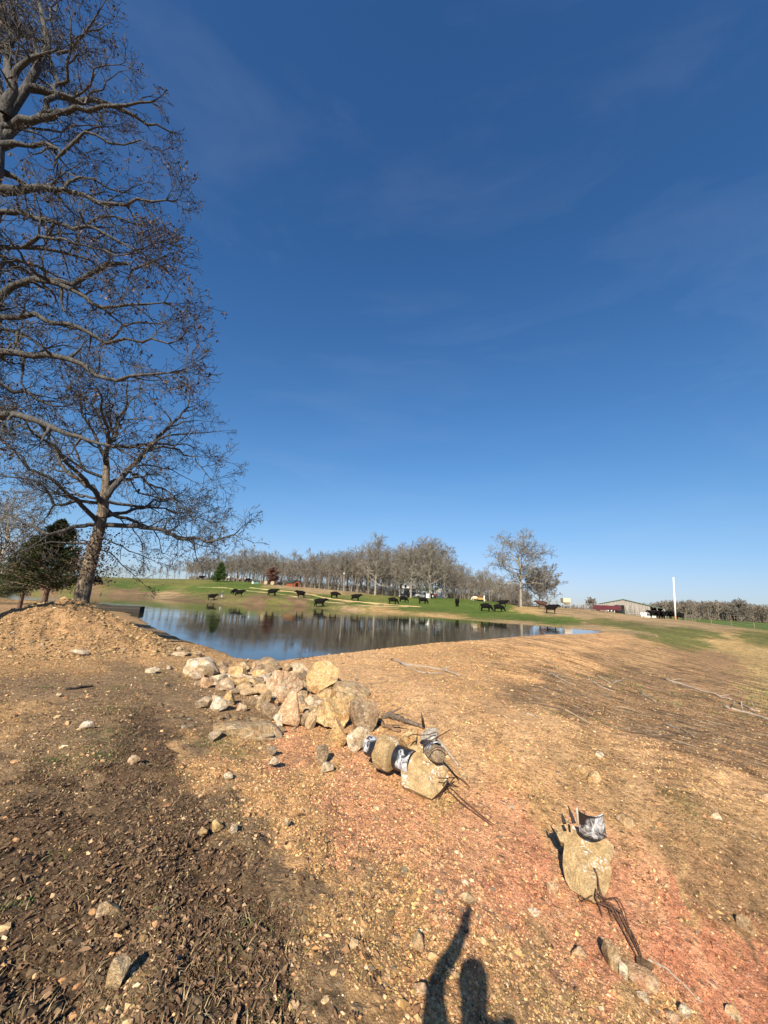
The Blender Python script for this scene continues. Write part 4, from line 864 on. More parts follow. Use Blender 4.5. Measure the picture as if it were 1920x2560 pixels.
def cow_mesh(name, pose='stand', calf=False, seed=0):
    """faces +X; withers about 1.35 m"""
    r = random.Random(seed); N = []; E = []
    def add(p, rad_, par=None):
        N.append((*p, *rad_) if isinstance(rad_, tuple) else (*p, rad_)); i = len(N) - 1
        if par is not None: E.append((par, i))
        return i
    hip = add((-.62, 0, 1.02), (.30, .34)); loin = add((-.28, 0, .97), (.38, .42), hip); bar = add((.08, 0, .93), (.40, .45), loin); sh = add((.45, 0, .98), (.33, .42), bar)
    rump = add((-.84, 0, 1.08), .2, hip)
    t = add((-.95, 0, 1.06), .035, rump); t = add((-.99, 0, .8), .022, t); t = add((-.98, .02, .55), .02, t); add((-.97, .03, .4), .045, t)
    if pose in ('stand', 'walk'):
        n1 = add((.72, 0, 1.17), (.22, .3), sh); n2 = add((.92, 0, 1.3), (.17, .22), n1); h = add((1.08, 0, 1.32), (.115, .13), n2); m1 = add((1.25, 0, 1.2), (.085, .09), h); add((1.38, 0, 1.1), (.075, .065), m1)
    elif pose == 'low':
        n1 = add((.74, 0, 1.02), (.22, .3), sh); n2 = add((.98, 0, .95), (.17, .22), n1); h = add((1.15, 0, .9), (.11, .13), n2); m1 = add((1.3, 0, .75), (.085, .09), h); add((1.4, 0, .65), (.07, .065), m1)
    else:
        n1 = add((.74, 0, .9), (.21, .3), sh); n2 = add((.95, 0, .62), (.16, .21), n1); h = add((1.06, 0, .42), (.11, .12), n2); m1 = add((1.16, 0, .24), (.085, .085), h); add((1.22, 0, .11), (.07, .06), m1)
    for sy in (-1, 1): add((N[h][0] - .03, sy * .2, N[h][2] + .06), (.035, .05), h)
    ph = {'walk': (.16, -.14, -.16, .15), 'stand': (.02, -.03, .05, -.04), 'graze': (.1, -.08, .03, -.05), 'low': (.05, -.1, .08, 0)}[pose]
    for k, (sy, dx) in enumerate(((1, ph[0]), (-1, ph[1]))):       # fore legs
        a = add((.46 + dx * .2, sy * .17, .72), (.14, .17), sh); b = add((.48 + dx * .6, sy * .17, .42), .08, a); c = add((.48 + dx * .8 - .02, sy * .17, .2), .062, b); add((.5 + dx, sy * .17, .045), .062, c)
    for k, (sy, dx) in enumerate(((1, ph[2]), (-1, ph[3]))):       # hind legs: knee forward, hock backward
        a = add((-.58 + dx * .3, sy * .18, .72), (.17, .21), hip); b = add((-.7 + dx * .7, sy * .18, .44), .085, a); c = add((-.68 + dx * .9, sy * .18, .2), .062, b); add((-.64 + dx, sy * .18, .045), .062, c)
    return skin_mesh(name, N, E, 2, 2)
COWM = {p: cow_mesh('cow_' + p, p) for p in ('stand', 'walk', 'graze', 'low')}
for m_ in COWM.values(): m_.materials.append(M['hide'])
def cow(px, py, face, pose, label, sc=1.0, mat=None, dep=None, cat='cow', grp=None):
    """face: heading in degrees, 0 = to the right of the picture, 90 = away"""
    if dep: x = xat(px, dep); p = np.array([x, dep, gz(x, dep)])
    else: p = ground_at(px, py)
    me = COWM[pose]
    if mat: me = me.copy(); me.materials[0] = mat
    o = put('calf' if 'calf' in cat else 'cow', me, None); o.location = (p[0], p[1], float(height(p[0], p[1])[0]) - .01)
    o.rotation_euler = (0, 0, rad(face) - math.atan2(p[0], p[1])); k = sc * 1.1; o.scale = (k, k, k)
    tag(o, label, cat, grp); return o
G1 = 'black cattle on the pasture'; G2 = 'cattle bunched by the white pole'
cow(529, 1501, 8, 'stand', 'small black calf at the water edge just left of the walking person', .93, cat='calf', grp=G1)
cow(587, 1487, 215, 'graze', 'black cow half hidden behind another, right of the walking person', 1.0, grp=G1)
cow(597, 1491.5, 5, 'stand', 'black cow in front of its overlapping neighbour, right of the walking person', 1.05, grp=G1)
cow(680, 1490.5, -4, 'walk', 'black cow walking right on the hay line below the red shed', 1.15, grp=G1)
cow(751, 1495, 200, 'stand', 'black cow facing left on the pasture below the red shed', 1.15, grp=G1)
cow(799, 1518, 3, 'walk', 'large black cow walking right along the far water edge', 1.18, grp=G1)
cow(836, 1496, -12, 'low', 'black cow with lowered head just left below the lamp pole', 1.15, grp=G1)
cow(889, 1503, 6, 'walk', 'black cow with its tail held out, right of the lamp pole', 1.1, grp=G1)
cow(982, 1511, 0, 'graze', 'black cow grazing on the pale hay patch', 1.05, grp=G1)
cow(1008, 1506, -15, 'graze', 'black cow grazing below the narrow oak by the house', 1.05, grp=G1)
cow(1057, 1510, -10, 'graze', 'black cow grazing below the white board', 1.05, grp=G1)
cow(1143, 1516, 88, 'graze', 'black cow seen from behind alone in mid pasture', 1.15, grp=G1)
cow(1215, 1529, -5, 'graze', 'larger black cow grazing left of a grazing pair near the lone oak', 1.15, grp=G1)
cow(1247, 1530, -8, 'graze', 'black cow grazing low in front of another near the lone oak', 1.05, grp=G1)
cow(1257, 1517.5, 5, 'stand', 'black cow standing behind a grazing one left of the lone oak trunk', 1.1, grp=G1)
cow(1355, 1522, 185, 'stand', 'reddish black cow standing by the round bare tree', 1.25, M['hide_red'], grp=G1)
cow(1379, 1534, 5, 'stand', 'black cow standing broadside below the gravity feed hopper', 1.2, grp=G1)
cow(13, 1457, 185, 'graze', 'black cow grazing at the far left edge of the photo', 1.25, grp=G1)
cow(60, 1474, 200, 'graze', 'black cow drinking at the water under the left cedars', 1.15, dep=118, grp=G1)
cow(240, 1463, 0, 'graze', 'black cow grazing just right of the leaning oak trunk', 1.35, grp=G1)
cow(500, 1449, 0, 'stand', 'tiny black cow on the skyline left of the round green cedar', 1.1, dep=168, grp=G1)
cow(617, 1455, 0, 'low', 'tiny black cow under the trees beside the pale building', 1.1, dep=164, grp=G1)
cow(1187, 1503, 180, 'graze', 'cream and tan calf grazing near the yellow machine', .85, M['hide_cream'], dep=114, cat='calf')
for px, f, d, lab in ((1633, 160, 89, 'black cow at the left end of the bunch by the white pole'), (1646, 250, 88, 'black cow facing the camera second from the left in the bunch'), (1656, 275, 87, 'black cow facing the camera in the middle of the bunch by the pole'),
                    (1668, 10, 90, 'black cow broadside just left of the white pole'), (1680, 185, 91, 'black cow half hidden behind the white pole'), (1694, 190, 88, 'black cow just right of the white pole')):
    cow(px, 0, f, 'stand' if px != 1656 else 'low', lab, 1.08, dep=d, grp=G2)
# ---- people
def person_mesh(name, arms, stride=.25, lean=0.0, h=1.75):
    """faces +X; arms: two lists of (x, y, z) from shoulder to wrist; hands follow"""
    N = []; E = []
    def add(p, rr, par=None):
        N.append((*p, *(rr if isinstance(rr, tuple) else (rr, rr)))); i = len(N) - 1
        if par is not None: E.append((par, i))
        return i
    pel = add((0, 0, .95), (.13, .16)); w_ = add((.01, 0, 1.1), (.11, .14), pel); ch = add((.02 + lean, 0, 1.3), (.14, .2), w_); nk = add((.02 + lean, 0, 1.46), (.06, .07), ch); he = add((.03 + lean, 0, 1.55), (.075, .07), nk); hh = add((.04 + lean, 0, 1.64), (.095, .08), he); add((.03 + lean, 0, 1.71), (.06, .055), hh)
    add((.135 + lean, 0, 1.62), .018, hh)                           # nose
    for sy in (-1, 1): add((.03 + lean, sy * .085, 1.62), .02, hh)   # ears
    for sy, A in zip((-1, 1), arms):
        s = add((.01 + lean, sy * .19, 1.42), .085, ch); p = s; rr = (.05, .044, .034)
        for q, r_ in zip(A, rr): p = add(q, r_, p)
        q = np.array(A[-1]); pr = np.array(A[-2]); d = nrm(q - pr); sd = nrm(np.cross(d, (0, 0, 1.0)) + 1e-3); palm = q + d * .07; pi = add(tuple(palm), (.03, .02), p)
        for k, (o, ln) in enumerate(((-.028, .06), (-.009, .075), (.01, .07), (.028, .055))):
            a = palm + sd * o + d * .03; b = a + d * ln * .6; c = b + d * ln * .3 + np.array([0, 0, -.02]); i1 = add(tuple(a), .009, pi); i2 = add(tuple(b), .0085, i1); add(tuple(c), .0075, i2)
        a = palm - sd * .03 - d * .03; add(tuple(a - sd * .03 + d * .03), .01, pi)
    for sy, dx in ((-1, stride), (1, -stride)):
        a = add((dx * .2, sy * .1, .8), (.085, .09), pel); k = add((dx * .55 + .03, sy * .1, .48), .06, a); b = add((dx * .9, sy * .1, .12), .042, k); f = add((dx * 1.0 + .02, sy * .1, .05), .045, b); add((dx * 1.0 + .16, sy * .11, .04), (.04, .035), f)
    return skin_mesh(name, N, E, 0, 2)
def clothes(t_name, regions):
    """clothing as bands of the body by height: jacket, trousers, skin, hair"""
    t = NT(t_name, .85, .2); sep = t.n('ShaderNodeSeparateXYZ'); t.l(t.obj(), sep.inputs[0]); f = t.math('MULTIPLY', sep.outputs[2], .5)
    nd = t.n('ShaderNodeValToRGB'); nd.color_ramp.interpolation = 'CONSTANT'; t.l(f, nd.inputs[0]); e = nd.color_ramp.elements
    while len(e) < len(regions): e.new(.5)
    for i, (p, c) in enumerate(regions): e[i].position = p * .5; e[i].color = (*c, 1)
    return t.fin(nd.outputs[0])
pm = person_mesh('person', ([(.0, -.24, 1.15), (.08, -.25, .92), (.12, -.24, .85)], [(-.02, .24, 1.14), (-.06, .25, .92), (-.02, .25, .85)]), .22)
pm.materials.append(clothes('walker_clothes', [(0, (.03, .03, .035)), (.3, (.32, .32, .36)), (.9, (.06, .075, .11)), (1.47, (.35, .22, .15)), (1.66, (.35, .34, .33))]))
p = ground_at(555, 1497.5); o = put('person', pm, None, None, p); o.rotation_euler = (0, 0, rad(205)); o.scale = (1.05, 1.05, 1.05)
tag(o, 'person in a dark jacket and grey trousers walking by the far shore beside a calf', 'person')
hb = MB(); hb.tube([(.16, -.25, .42), (.16, -.25, .72)], [.1, .14], 10); hb.tube([(.16, -.38, .72), (.16, -.25, .82), (.16, -.12, .72)], .008, 5)
hb_o = hb.build('bucket', simple('white_plastic', (.75, .75, .72), .5), None, True, p); hb_o.rotation_euler = (0, 0, rad(205)); tag(hb_o, 'white bucket carried by the walking person', 'bucket')
# the photographer, behind the lens: only the shadow on the gravel shows
pm = person_mesh('person', ([(.03, -.27, 1.14), (.1, -.26, .93), (.15, -.25, .86)], [(.113, .19, 1.58), (.135, .07, 1.70), (.145, .038, 1.77)]), .06)
pm.materials.append(clothes('photographer_clothes', [(0, (.03, .03, .03)), (.12, (.05, .07, .12)), (.95, (.12, .13, .14)), (1.47, (.5, .32, .24)), (1.66, (.1, .07, .05))]))
PB = (0.01, -.25); o = put('person', pm, None, None, (PB[0], PB[1], gz(*PB) - .02)); o.rotation_euler = (0, 0, rad(90)); o.scale = (1.07,) * 3
tag(o, 'photographer with a raised arm, seen only as a shadow on the gravel', 'person')
mb = MB(); mb.box((0, 0, 0), (.072, .009, .148), 0, Matrix.Rotation(PITCH, 3, 'X') @ Matrix.Rotation(ROLL, 3, 'Y')); o = mb.build('phone', simple('dark_glass', (.02, .02, .025), .2), None, False, (0, -.035, EYE - .03)); tag(o, 'phone held up by the photographer above the gravel', 'phone')
# ---------------------------------------------------------------- rocks
def noise3(P, s, seed):
    return (vnoise(P[:, 0] * s + 5 * P[:, 2] * .37, P[:, 1] * s - P[:, 2] * s * .61, seed) + vnoise(P[:, 2] * s + 3.3, P[:, 0] * s * .7 + P[:, 1] * s * .7, seed + 1)) * .5
def rock_mesh(name, size, seed, cuts=9, sub=4, rough=.06, lo=.45, hi=.84):
    bm = bmesh.new(); bmesh.ops.create_icosphere(bm, subdivisions=sub, radius=1.0)
    P = np.array([v.co for v in bm.verts]); r = np.random.default_rng(seed)
    for _ in range(cuts):
        n_ = r.normal(0, 1, 3); n_ /= np.linalg.norm(n_); d = r.uniform(lo, hi); e = P @ n_ - d; m_ = e > 0; P[m_] -= n_ * (e[m_] * .97)[:, None]
    P += (P / (np.linalg.norm(P, axis=1)[:, None] + 1e-6)) * (noise3(P, 1.6, seed) * rough * 1.6 + noise3(P, 4.5, seed + 5) * rough + noise3(P, 11, seed + 9) * rough * .45)[:, None]
    P /= np.abs(P).max(0); P *= np.array(size) / 2
    for v, p in zip(bm.verts, P): v.co = p
    me = bpy.data.meshes.new(name); bm.to_mesh(me); bm.free()
    me.polygons.foreach_set('use_smooth', np.ones(len(me.polygons), bool))
    try: me.set_sharp_from_angle(angle=rad(28))
    except Exception: pass
    return me
_rs = [1000]
def rock(x0, y0, x1, y1, mat, label, ox=0, oy=0, sc=1.0, yaw=None, tilt=0.0, dd=.8, sink=.22, cat='rock', name='rock', lift=0.0, hf=1.0, cuts=15, grp=None, rough=.045, seed=None, sub=4):
    """x0..y1: where the rock shows in a zoomed view of the photo; it is set on the ground there at its real size"""
    _rs[0] += 1; sd = seed or _rs[0]
    X0, X1, Y0, Y1 = ox + x0 / sc, ox + x1 / sc, oy + y0 / sc, oy + y1 / sc
    pb = ground_at((X0 + X1) / 2, Y1); w = pxsize(pb, X1 - X0)
    down = math.atan2(EYE - pb[2], math.hypot(pb[0], pb[1])); hp = pxsize(pb, Y1 - Y0) * 1.0
    d = w * dd; h = 1.15 * max(.25 * w, (hp - d * math.sin(down) * .8) / max(.35, math.cos(down))) * hf; h = min(h, w * 1.5)
    dirh = nrm(np.array([pb[0], pb[1], 0])); c = pb + dirh * d * .42
    zt = min(pb[2] + .3, gz(c[0], c[1])); H = h * (1 + sink)
    me = rock_mesh(name, (w * 1.13, d * 1.1, H * 1.05), sd, cuts, sub, rough)
    o = put(name, me, mat); r = random.Random(sd)
    o.location = (c[0], c[1], max(zt, pb[2]) + H / 2 - h * sink - .01 + lift)
    yw = -math.atan2(pb[0], pb[1]) + (rad(yaw) if yaw is not None else r.uniform(-.25, .25))
    o.rotation_euler = (rad(r.uniform(-6, 6)), rad(tilt), yw); tag(o, label, cat, grp); return o
A5 = dict(ox=440, oy=1600, sc=3.19); MT = M
def R5(a, b, c, d, m_, lab, **k): return rock(a, b, c, d, M['rock_' + m_], lab, **A5, **k)
R5(60, 150, 320, 285, 'white', 'white-topped boulder with a dark shaded right side at the pile\'s left rear', hf=1.2, dd=.6)
R5(465, 178, 590, 258, 'tan', 'tan angular rock at the rear of the pile, right of the white-topped boulder')
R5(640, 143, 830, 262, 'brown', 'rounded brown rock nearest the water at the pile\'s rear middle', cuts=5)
R5(888, 170, 1052, 252, 'white', 'pale flat-topped rock at the pile\'s rear near the driftwood', hf=.8)
R5(830, 195, 912, 255, 'tan', 'small tan rock between the rounded brown rock and the pale one')
R5(280, 256, 430, 335, 'white', 'pale ledge-like rock in front of the white-topped boulder', hf=.8)
R5(185, 300, 290, 380, 'pink', 'pinkish blocky rock at the left side of the pile')
R5(430, 290, 632, 385, 'white', 'long flat white and grey rock left of the big mottled boulder', hf=.9, tilt=-8)
R5(508, 250, 622, 300, 'white', 'small pale rock just behind the long flat white one')
R5(690, 250, 992, 478, 'mottled', 'largest mottled boulder of white, tan and rust in the middle of the pile', cuts=8, dd=.75, rough=.09)
R5(1043, 212, 1290, 455, 'orange', 'tall yellow and rust boulder at the right top of the pile', cuts=8, dd=.6, rough=.07)
R5(1225, 335, 1530, 490, 'tan', 'broad grey-tan boulder half buried at the right edge of the pile', dd=.7, hf=.9)
R5(158, 430, 300, 545, 'grey', 'flat olive-grey rock at the left front edge of the pile', hf=.8)
R5(350, 415, 470, 520, 'orange', 'bright orange rock at the left front of the pile')
R5(235, 445, 410, 555, 'white', 'whitish slab leaning against the bright orange rock', tilt=-22, dd=.5)
R5(520, 360, 722, 450, 'tan', 'blocky tan rock left of the mottled boulder\'s foot')
R5(632, 385, 735, 545, 'tan', 'narrow tan slab leaning left against the mottled boulder', tilt=25, dd=.5)
R5(715, 460, 808, 525, 'orange', 'small ochre rock below the mottled boulder')
R5(808, 455, 982, 680, 'pink', 'upright smooth peach-coloured block in the middle front of the pile', cuts=10, dd=.6, rough=.035)
R5(935, 450, 1032, 535, 'grey', 'grey rock wedged right of the peach block')
R5(670, 505, 832, 622, 'brown', 'brown jumbled rock left of the peach block')
R5(770, 595, 872, 680, 'white', 'white-grey lump at the foot of the peach block')
R5(980, 560, 1062, 690, 'brown', 'knobbly brown rock right of the peach block')
R5(1035, 555, 1132, 705, 'tan', 'tan wedge leaning on the knobbly brown rock', tilt=20, dd=.5)
R5(1050, 475, 1362, 710, 'orange', 'big rough orange boulder at the right front of the pile', cuts=8, rough=.1, dd=.75)
R5(1378, 472, 1502, 555, 'orange', 'yellow rock resting on top of the grey-brown boulder', lift=.02)
R5(1375, 500, 1612, 735, 'brown', 'rough grey-brown boulder at the right end of the pile', dd=.6, rough=.1)
R5(320, 530, 825, 778, 'tan', 'broad flat slab of grey-tan rock lying in front of the pile', dd=.62, hf=.42, sink=.5, cuts=7, rough=.04, tilt=9)
R5(570, 720, 762, 785, 'white', 'thin white slab at the right tip of the broad flat slab', hf=.6)
R5(1220, 660, 1352, 850, 'orange', 'pale yellow upright rock left of the cream faceted rock', cuts=10)
R5(1343, 715, 1542, 885, 'white', 'cream faceted rock just left of the black pipe', cuts=11, rough=.03)
R5(1118, 825, 1216, 960, 'grey', 'grey-tan upright stone below the pale yellow rock')
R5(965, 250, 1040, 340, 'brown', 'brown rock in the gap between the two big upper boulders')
R5(1040, 250, 1112, 305, 'tan', 'small tan rock behind the tall yellow boulder')
R5(480, 500, 562, 560, 'mottled', 'small red and white stone above the broad flat slab')
R5(245, 720, 352, 798, 'grey', 'lone grey stone left of the broad flat slab')
R5(722, 830, 802, 902, 'grey', 'dark grey-brown stone below the thin white slab')
R5(670, 262, 762, 320, 'white', 'small white rock behind the mottled boulder\'s left shoulder')
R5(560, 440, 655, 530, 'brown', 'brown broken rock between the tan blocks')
R5(1165, 175, 1255, 260, 'brown', 'small brown rock peeking over the tall yellow boulder')
R5(330, 175, 420, 245, 'brown', 'brown stone right of the white-topped boulder')
R5(400, 215, 480, 275, 'tan', 'small tan stone between the white-topped boulder and the pale ledge')
R5(600, 175, 655, 250, 'tan', 'little tan stone left of the rounded brown rock')
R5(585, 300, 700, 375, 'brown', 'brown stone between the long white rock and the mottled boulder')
R5(300, 330, 400, 400, 'grey', 'grey stone below the pale ledge-like rock')
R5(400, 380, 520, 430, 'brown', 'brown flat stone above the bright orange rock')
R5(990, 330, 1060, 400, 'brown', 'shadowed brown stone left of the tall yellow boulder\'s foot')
R5(105, 88, 210, 135, 'tan', 'flat tan stone on the gravel shore left of the pile')
R5(0, 50, 45, 90, 'white', 'pale stone on the gravel shore, leftmost near the waterline')
# single stones that stand out on the ground (photo pixels)
for x0, y0, x1, y1, m_, lab in ((262, 2418, 310, 2510, 'tan', 'pale tan stone in the dark litter at the lower left'), (238, 2282, 288, 2318, 'tan', 'flat tan stone in the litter above the lower left stone'), (198, 1803, 228, 1822, 'white', 'sharp white stone with a long shadow at the left'),
    (176, 1624, 214, 1640, 'white', 'long white stone at the foot of the spoil heap'), (320, 1888, 348, 1912, 'pink', 'pale pink stone at the edge of the leaf litter'), (528, 2050, 556, 2075, 'orange', 'yellow stone in a short row beside the litter'), (492, 2068, 516, 2088, 'orange', 'orange-yellow stone second from the right in the short row'),
    (574, 2058, 592, 2078, 'white', 'pale cream stone at the right end of the short row'), (672, 1890, 700, 1912, 'white', 'white stone on the sand below the broad flat slab'), (796, 1905, 832, 1928, 'white', 'white chalky stone left of the concrete'), (1145, 2240, 1185, 2268, 'tan', 'cream stone above the shadow of the raised phone'),
    (1030, 2342, 1062, 2382, 'tan', 'tan stone left of the arm shadow'), (1030, 2462, 1072, 2500, 'pink', 'red-orange stone beside the arm shadow'), (1850, 2290, 1885, 2335, 'tan', 'tan triangular stone on the bank at the right edge'), (1545, 2412, 1568, 2440, 'white', 'bright white stone below the tangled rebar tip'),
    (1700, 2515, 1728, 2545, 'white', 'sharp white stone at the lower right'), (1430, 2370, 1465, 2400, 'pink', 'pinkish flat stone on the gully edge'), (1510, 2370, 1552, 2420, 'tan', 'knobbly tan stone left of the rebar tip'), (1560, 2412, 1640, 2460, 'pink', 'long mauve stone below the tangled rebar'),
    (1470, 1925, 1500, 1958, 'orange', 'bright orange stone on the bank above the black band'), (1440, 1915, 1462, 1935, 'orange', 'small orange stone left of the bright orange one'), (1898, 1985, 1930, 2008, 'pink', 'orange stone at the right edge of the photo'), (1780, 2035, 1802, 2052, 'white', 'white stone on the bank right of the black band'),
    (1545, 2040, 1580, 2068, 'tan', 'tan stone right of the standing black band'), (1490, 1880, 1510, 1895, 'white', 'small white stone high on the bank'), (1155, 1935, 1168, 1948, 'white', 'small round white pebble right of the rebar'), (1272, 2010, 1284, 2022, 'white', 'tiny white stone above the red gully'),
    (560, 1930, 580, 1945, 'white', 'small white stone at the litter edge'), (710, 2045, 724, 2058, 'tan', 'small square tan stone'), (430, 1630, 470, 1642, 'white', 'flat pale stone left of the pile'), (140, 1732, 152, 1741, 'white', 'small bright stone at left below the dark stick'), (365, 1668, 395, 1682, 'white', 'pale stone beside the green tuft left of the pile'),
    (1370, 2210, 1398, 2240, 'pink', 'broken pink stone on the gully floor'), (1595, 2478, 1620, 2500, 'white', 'pale grey stone at the lower right gravel'), (1820, 2520, 1850, 2550, 'tan', 'tan stone in the lower right corner'), (1655, 2530, 1700, 2560, 'pink', 'rusty stone at the bottom right edge'), (1320, 2270, 1350, 2290, 'white', 'white chalk stone on the gully bank')):
    rock(x0, y0, x1, y1, M['rock_' + m_], lab, sub=3, cat='stone', name='stone', sink=.3)
# about a hundred loose stones nobody could tell apart, by where they lie
rr = random.Random(5)
pr = {}
def zn(px, py):
    return ('at the left end' if px < 560 else 'in the left half' if px < 650 else 'in the middle' if px < 740 else 'in the right half' if px < 820 else 'at the right end') + (' of the rear' if py < 1668 + 95 * (px - 470) / 420 + 8 else ' of the front') + ' of the rock pile'
def loose(n, box, label, grp, mats, lo, hi):
    k = 0
    while k < n:
        px = rr.uniform(box[0], box[2]); py = rr.uniform(box[1], box[3]); p = ground_at(px, py)
        if pond_sdf(p[:1], p[1:2])[0] < .15: k += 1; continue
        m_ = rr.choice(mats); v = rr.randrange(4)
        if (m_, v) not in pr: me = rock_mesh('stone', (1, .8, .6), 4000 + v, 9, 2, .07); me.materials.append(M['rock_' + m_]); pr[(m_, v)] = me
        o = put('stone', pr[(m_, v)], None); s = rr.uniform(lo, hi) * (1 + .5 * (rr.random() < .12)); o.scale = (s, s * rr.uniform(.7, 1.2), s * rr.uniform(.6, 1.1)); o.location = (p[0], p[1], p[2] + s * .12); o.rotation_euler = (rr.uniform(-.4, .4), rr.uniform(-.4, .4), rr.uniform(0, 6.28))
        tag(o, label.replace('of the pile', zn(px, py)), 'stone', grp.replace('of the rock pile', zn(px, py))); k += 1
loose(34, (560, 1900, 1100, 2250), 'small pale stone loose on the sandy ground left of the gully', 'stones on the sandy ground', ['tan', 'white', 'pink', 'orange'], .03, .06)
loose(45, (900, 2150, 1750, 2550), 'small stone loose on the gravel in the lower right of the photo', 'stones on the lower right gravel', ['tan', 'white', 'pink', 'orange'], .025, .05)
loose(26, (30, 1850, 600, 2500), 'small stone lying in the dark leaf litter at left', 'stones in the leaf litter', ['tan', 'orange', 'brown', 'white'], .02, .04)
loose(40, (1100, 1750, 1900, 2150), 'small stone loose on the sandy bank of the dam', 'stones on the dam bank', ['tan', 'white', 'orange'], .03, .06)
loose(95, (400, 1635, 900, 1830), 'fist-sized stone of the pile', 'small stones of the rock pile', ['tan', 'white', 'brown', 'grey'], .07, .2)
for k_ in range(70):
    a_ = rr.random(); px = 470 + 420 * a_ + rr.uniform(-30, 30); py = 1668 + 95 * a_ + rr.uniform(-32, 62) * (.5 + a_ * .6)
    w_ = rr.uniform(22, 50); m_ = rr.choice(['tan', 'white', 'brown', 'mottled', 'orange', 'tan', 'mottled'])
    rock(px - w_ / 2, py - w_ * .7, px + w_ / 2, py, M['rock_' + m_], 'angular head-sized rock ' + zn(px, py), sub=3, grp='middling rocks ' + zn(px, py), dd=.9)
loose(36, (20, 1590, 520, 1650), 'stone on the gravel between the heap and the water', 'stones below the heap', ['tan', 'white', 'brown'], .06, .14)
loose(30, (900, 1600, 1500, 1720), 'stone on the gravel top of the dam', 'stones on the dam top', ['tan', 'white'], .05, .1)
# ---------------------------------------------------------------- concrete, pipes and rebar
def outline_slab(name, poly, ox, oy, sc, base_y, thick, mat, back=.3, seed=3, nsub=34, bulge=.03):
    """a thick slab whose broad face has the outline seen; it stands on the ground and leans back by `back`"""
    P = [(ox + a / sc, oy + b / sc) for a, b in poly]; px = sum(a for a, _ in P) / len(P); by = max(b for _, b in P)
    g_ = ground_at(px, by); dep = depth_of(g_); f = nrm(np.array([g_[0], g_[1], 0])); r = np.array([f[1], -f[0], 0]); u = nrm(np.array([f[0] * back, f[1] * back, 1.0])); n_ = np.cross(r, u)   # n_ points to the camera side
    if n_ @ f > 0: n_ = -n_
    W = []
    for a, b in P:
        d = pray(a, b); t = ((g_ - CAMP) @ n_) / (d @ n_); q = CAMP + d * t - g_; W.append((q @ r, q @ u))
    W = np.array(W); lo, hi = W.min(0), W.max(0)
    bm = bmesh.new(); vs = [bm.verts.new((a, b, 0)) for a, b in W]; bm.faces.new(vs); bmesh.ops.triangulate(bm, faces=bm.faces[:])
    for _ in range(4): bmesh.ops.subdivide_edges(bm, edges=[e for e in bm.edges if e.calc_length() > .03], cuts=1, use_grid_fill=False); bmesh.ops.triangulate(bm, faces=bm.faces[:])
    ret = bmesh.ops.extrude_face_region(bm, geom=bm.faces[:])
    for v in [e for e in ret['geom'] if isinstance(e, bmesh.types.BMVert)]: v.co.z -= thick; v.co.x *= .96; v.co.y = lo[1] + (v.co.y - lo[1]) * .95
    P0 = np.array([v.co for v in bm.verts]); wv = (noise3(P0, 5, seed) * .035 + noise3(P0, 16, seed + 2) * .018)
    for v, k in zip(bm.verts, wv): v.co.z += k + bulge * (1 - ((v.co.x - (lo[0] + hi[0]) / 2) / (hi[0] - lo[0]) * 2) ** 2) * (v.co.z > -thick / 2); v.co.x += k * .6; v.co.y += k * .4
    bmesh.ops.recalc_face_normals(bm, faces=bm.faces[:]); me = bpy.data.meshes.new(name); bm.to_mesh(me); bm.free(); me.polygons.foreach_set('use_smooth', np.ones(len(me.polygons), bool))
    try: me.set_sharp_from_angle(angle=rad(40))
    except Exception: pass
    o = put(name, me, mat); Mx = Matrix.Identity(4)
    for i in range(3): Mx[i][0] = r[i]; Mx[i][1] = u[i]; Mx[i][2] = n_[i]; Mx[i][3] = g_[i]
    o.matrix_world = Mx; return o, g_, r, u, n_
S7 = dict(ox=1320, oy=1960, sc=4.1475)
slab, SG, SR, SU, SN = outline_slab('concrete_slab', [(300, 430), (420, 405), (580, 470), (700, 540), (800, 580), (880, 630), (888, 700), (850, 830), (870, 930), (855, 1040), (820, 1130), (790, 1200), (690, 1235), (600, 1190), (530, 1150), (450, 1090), (400, 1000), (380, 920), (362, 830), (360, 730), (372, 620), (325, 590), (298, 510)], base_y=0, thick=.09, mat=M['concrete'], back=.75, **S7)
tag(slab, 'tan concrete slab flecked with white paint lying on the red gully bank', 'concrete slab')
A6 = dict(ox=740, oy=1760, sc=3.19)
blk, BG, BR, BU, BN = outline_slab('concrete_block', [(835, 470), (870, 400), (960, 330), (1015, 322), (1060, 390), (1140, 445), (1210, 500), (1222, 590), (1190, 650), (1150, 700), (1085, 762), (990, 725), (900, 685), (840, 650), (832, 560)], base_y=0, thick=.30, mat=M['concrete'], back=.7, seed=14, bulge=.05, **A6)
tag(blk, 'large tan concrete block with white paint smears and rebar poking out of it', 'concrete block')
def pt6(x, y, up=0.0, o=(740, 1760, 3.19)):
    p = ground_at(o[0] + x / o[2], o[1] + y / o[2]); return p + np.array([0, 0, up])
def along(px, py, dep): d = pray(px, py); return CAMP + d * (dep / (d @ F0))
bd = depth_of(BG)
def p6(x, y, k=0.0): return along(740 + x / 3.19, 1760 + y / 3.19, bd + k)   # a point of the picture at the block's own distance plus k metres
def tube_thing(name, pts, r, mat, label, cat, k=12, smooth=True, cap=True, parent=None):
    mb = MB(); mb.tube(pts, r, k, cap=cap); o = mb.build(name, mat, parent, smooth)
    if label: tag(o, label, cat)
    return o
ft = empty('pipe_footing', p6(700, 500, .35)); tag(ft, 'black pipe with a rounded concrete collar lying left of the large tan block', 'pipe footing'); fo = np.array(ft.location)
def loc6(pts): return [p - fo for p in pts]
ax = [p6(585, 330, .78), p6(680, 375, .62), p6(830, 430, .42), p6(930, 470, .3)]
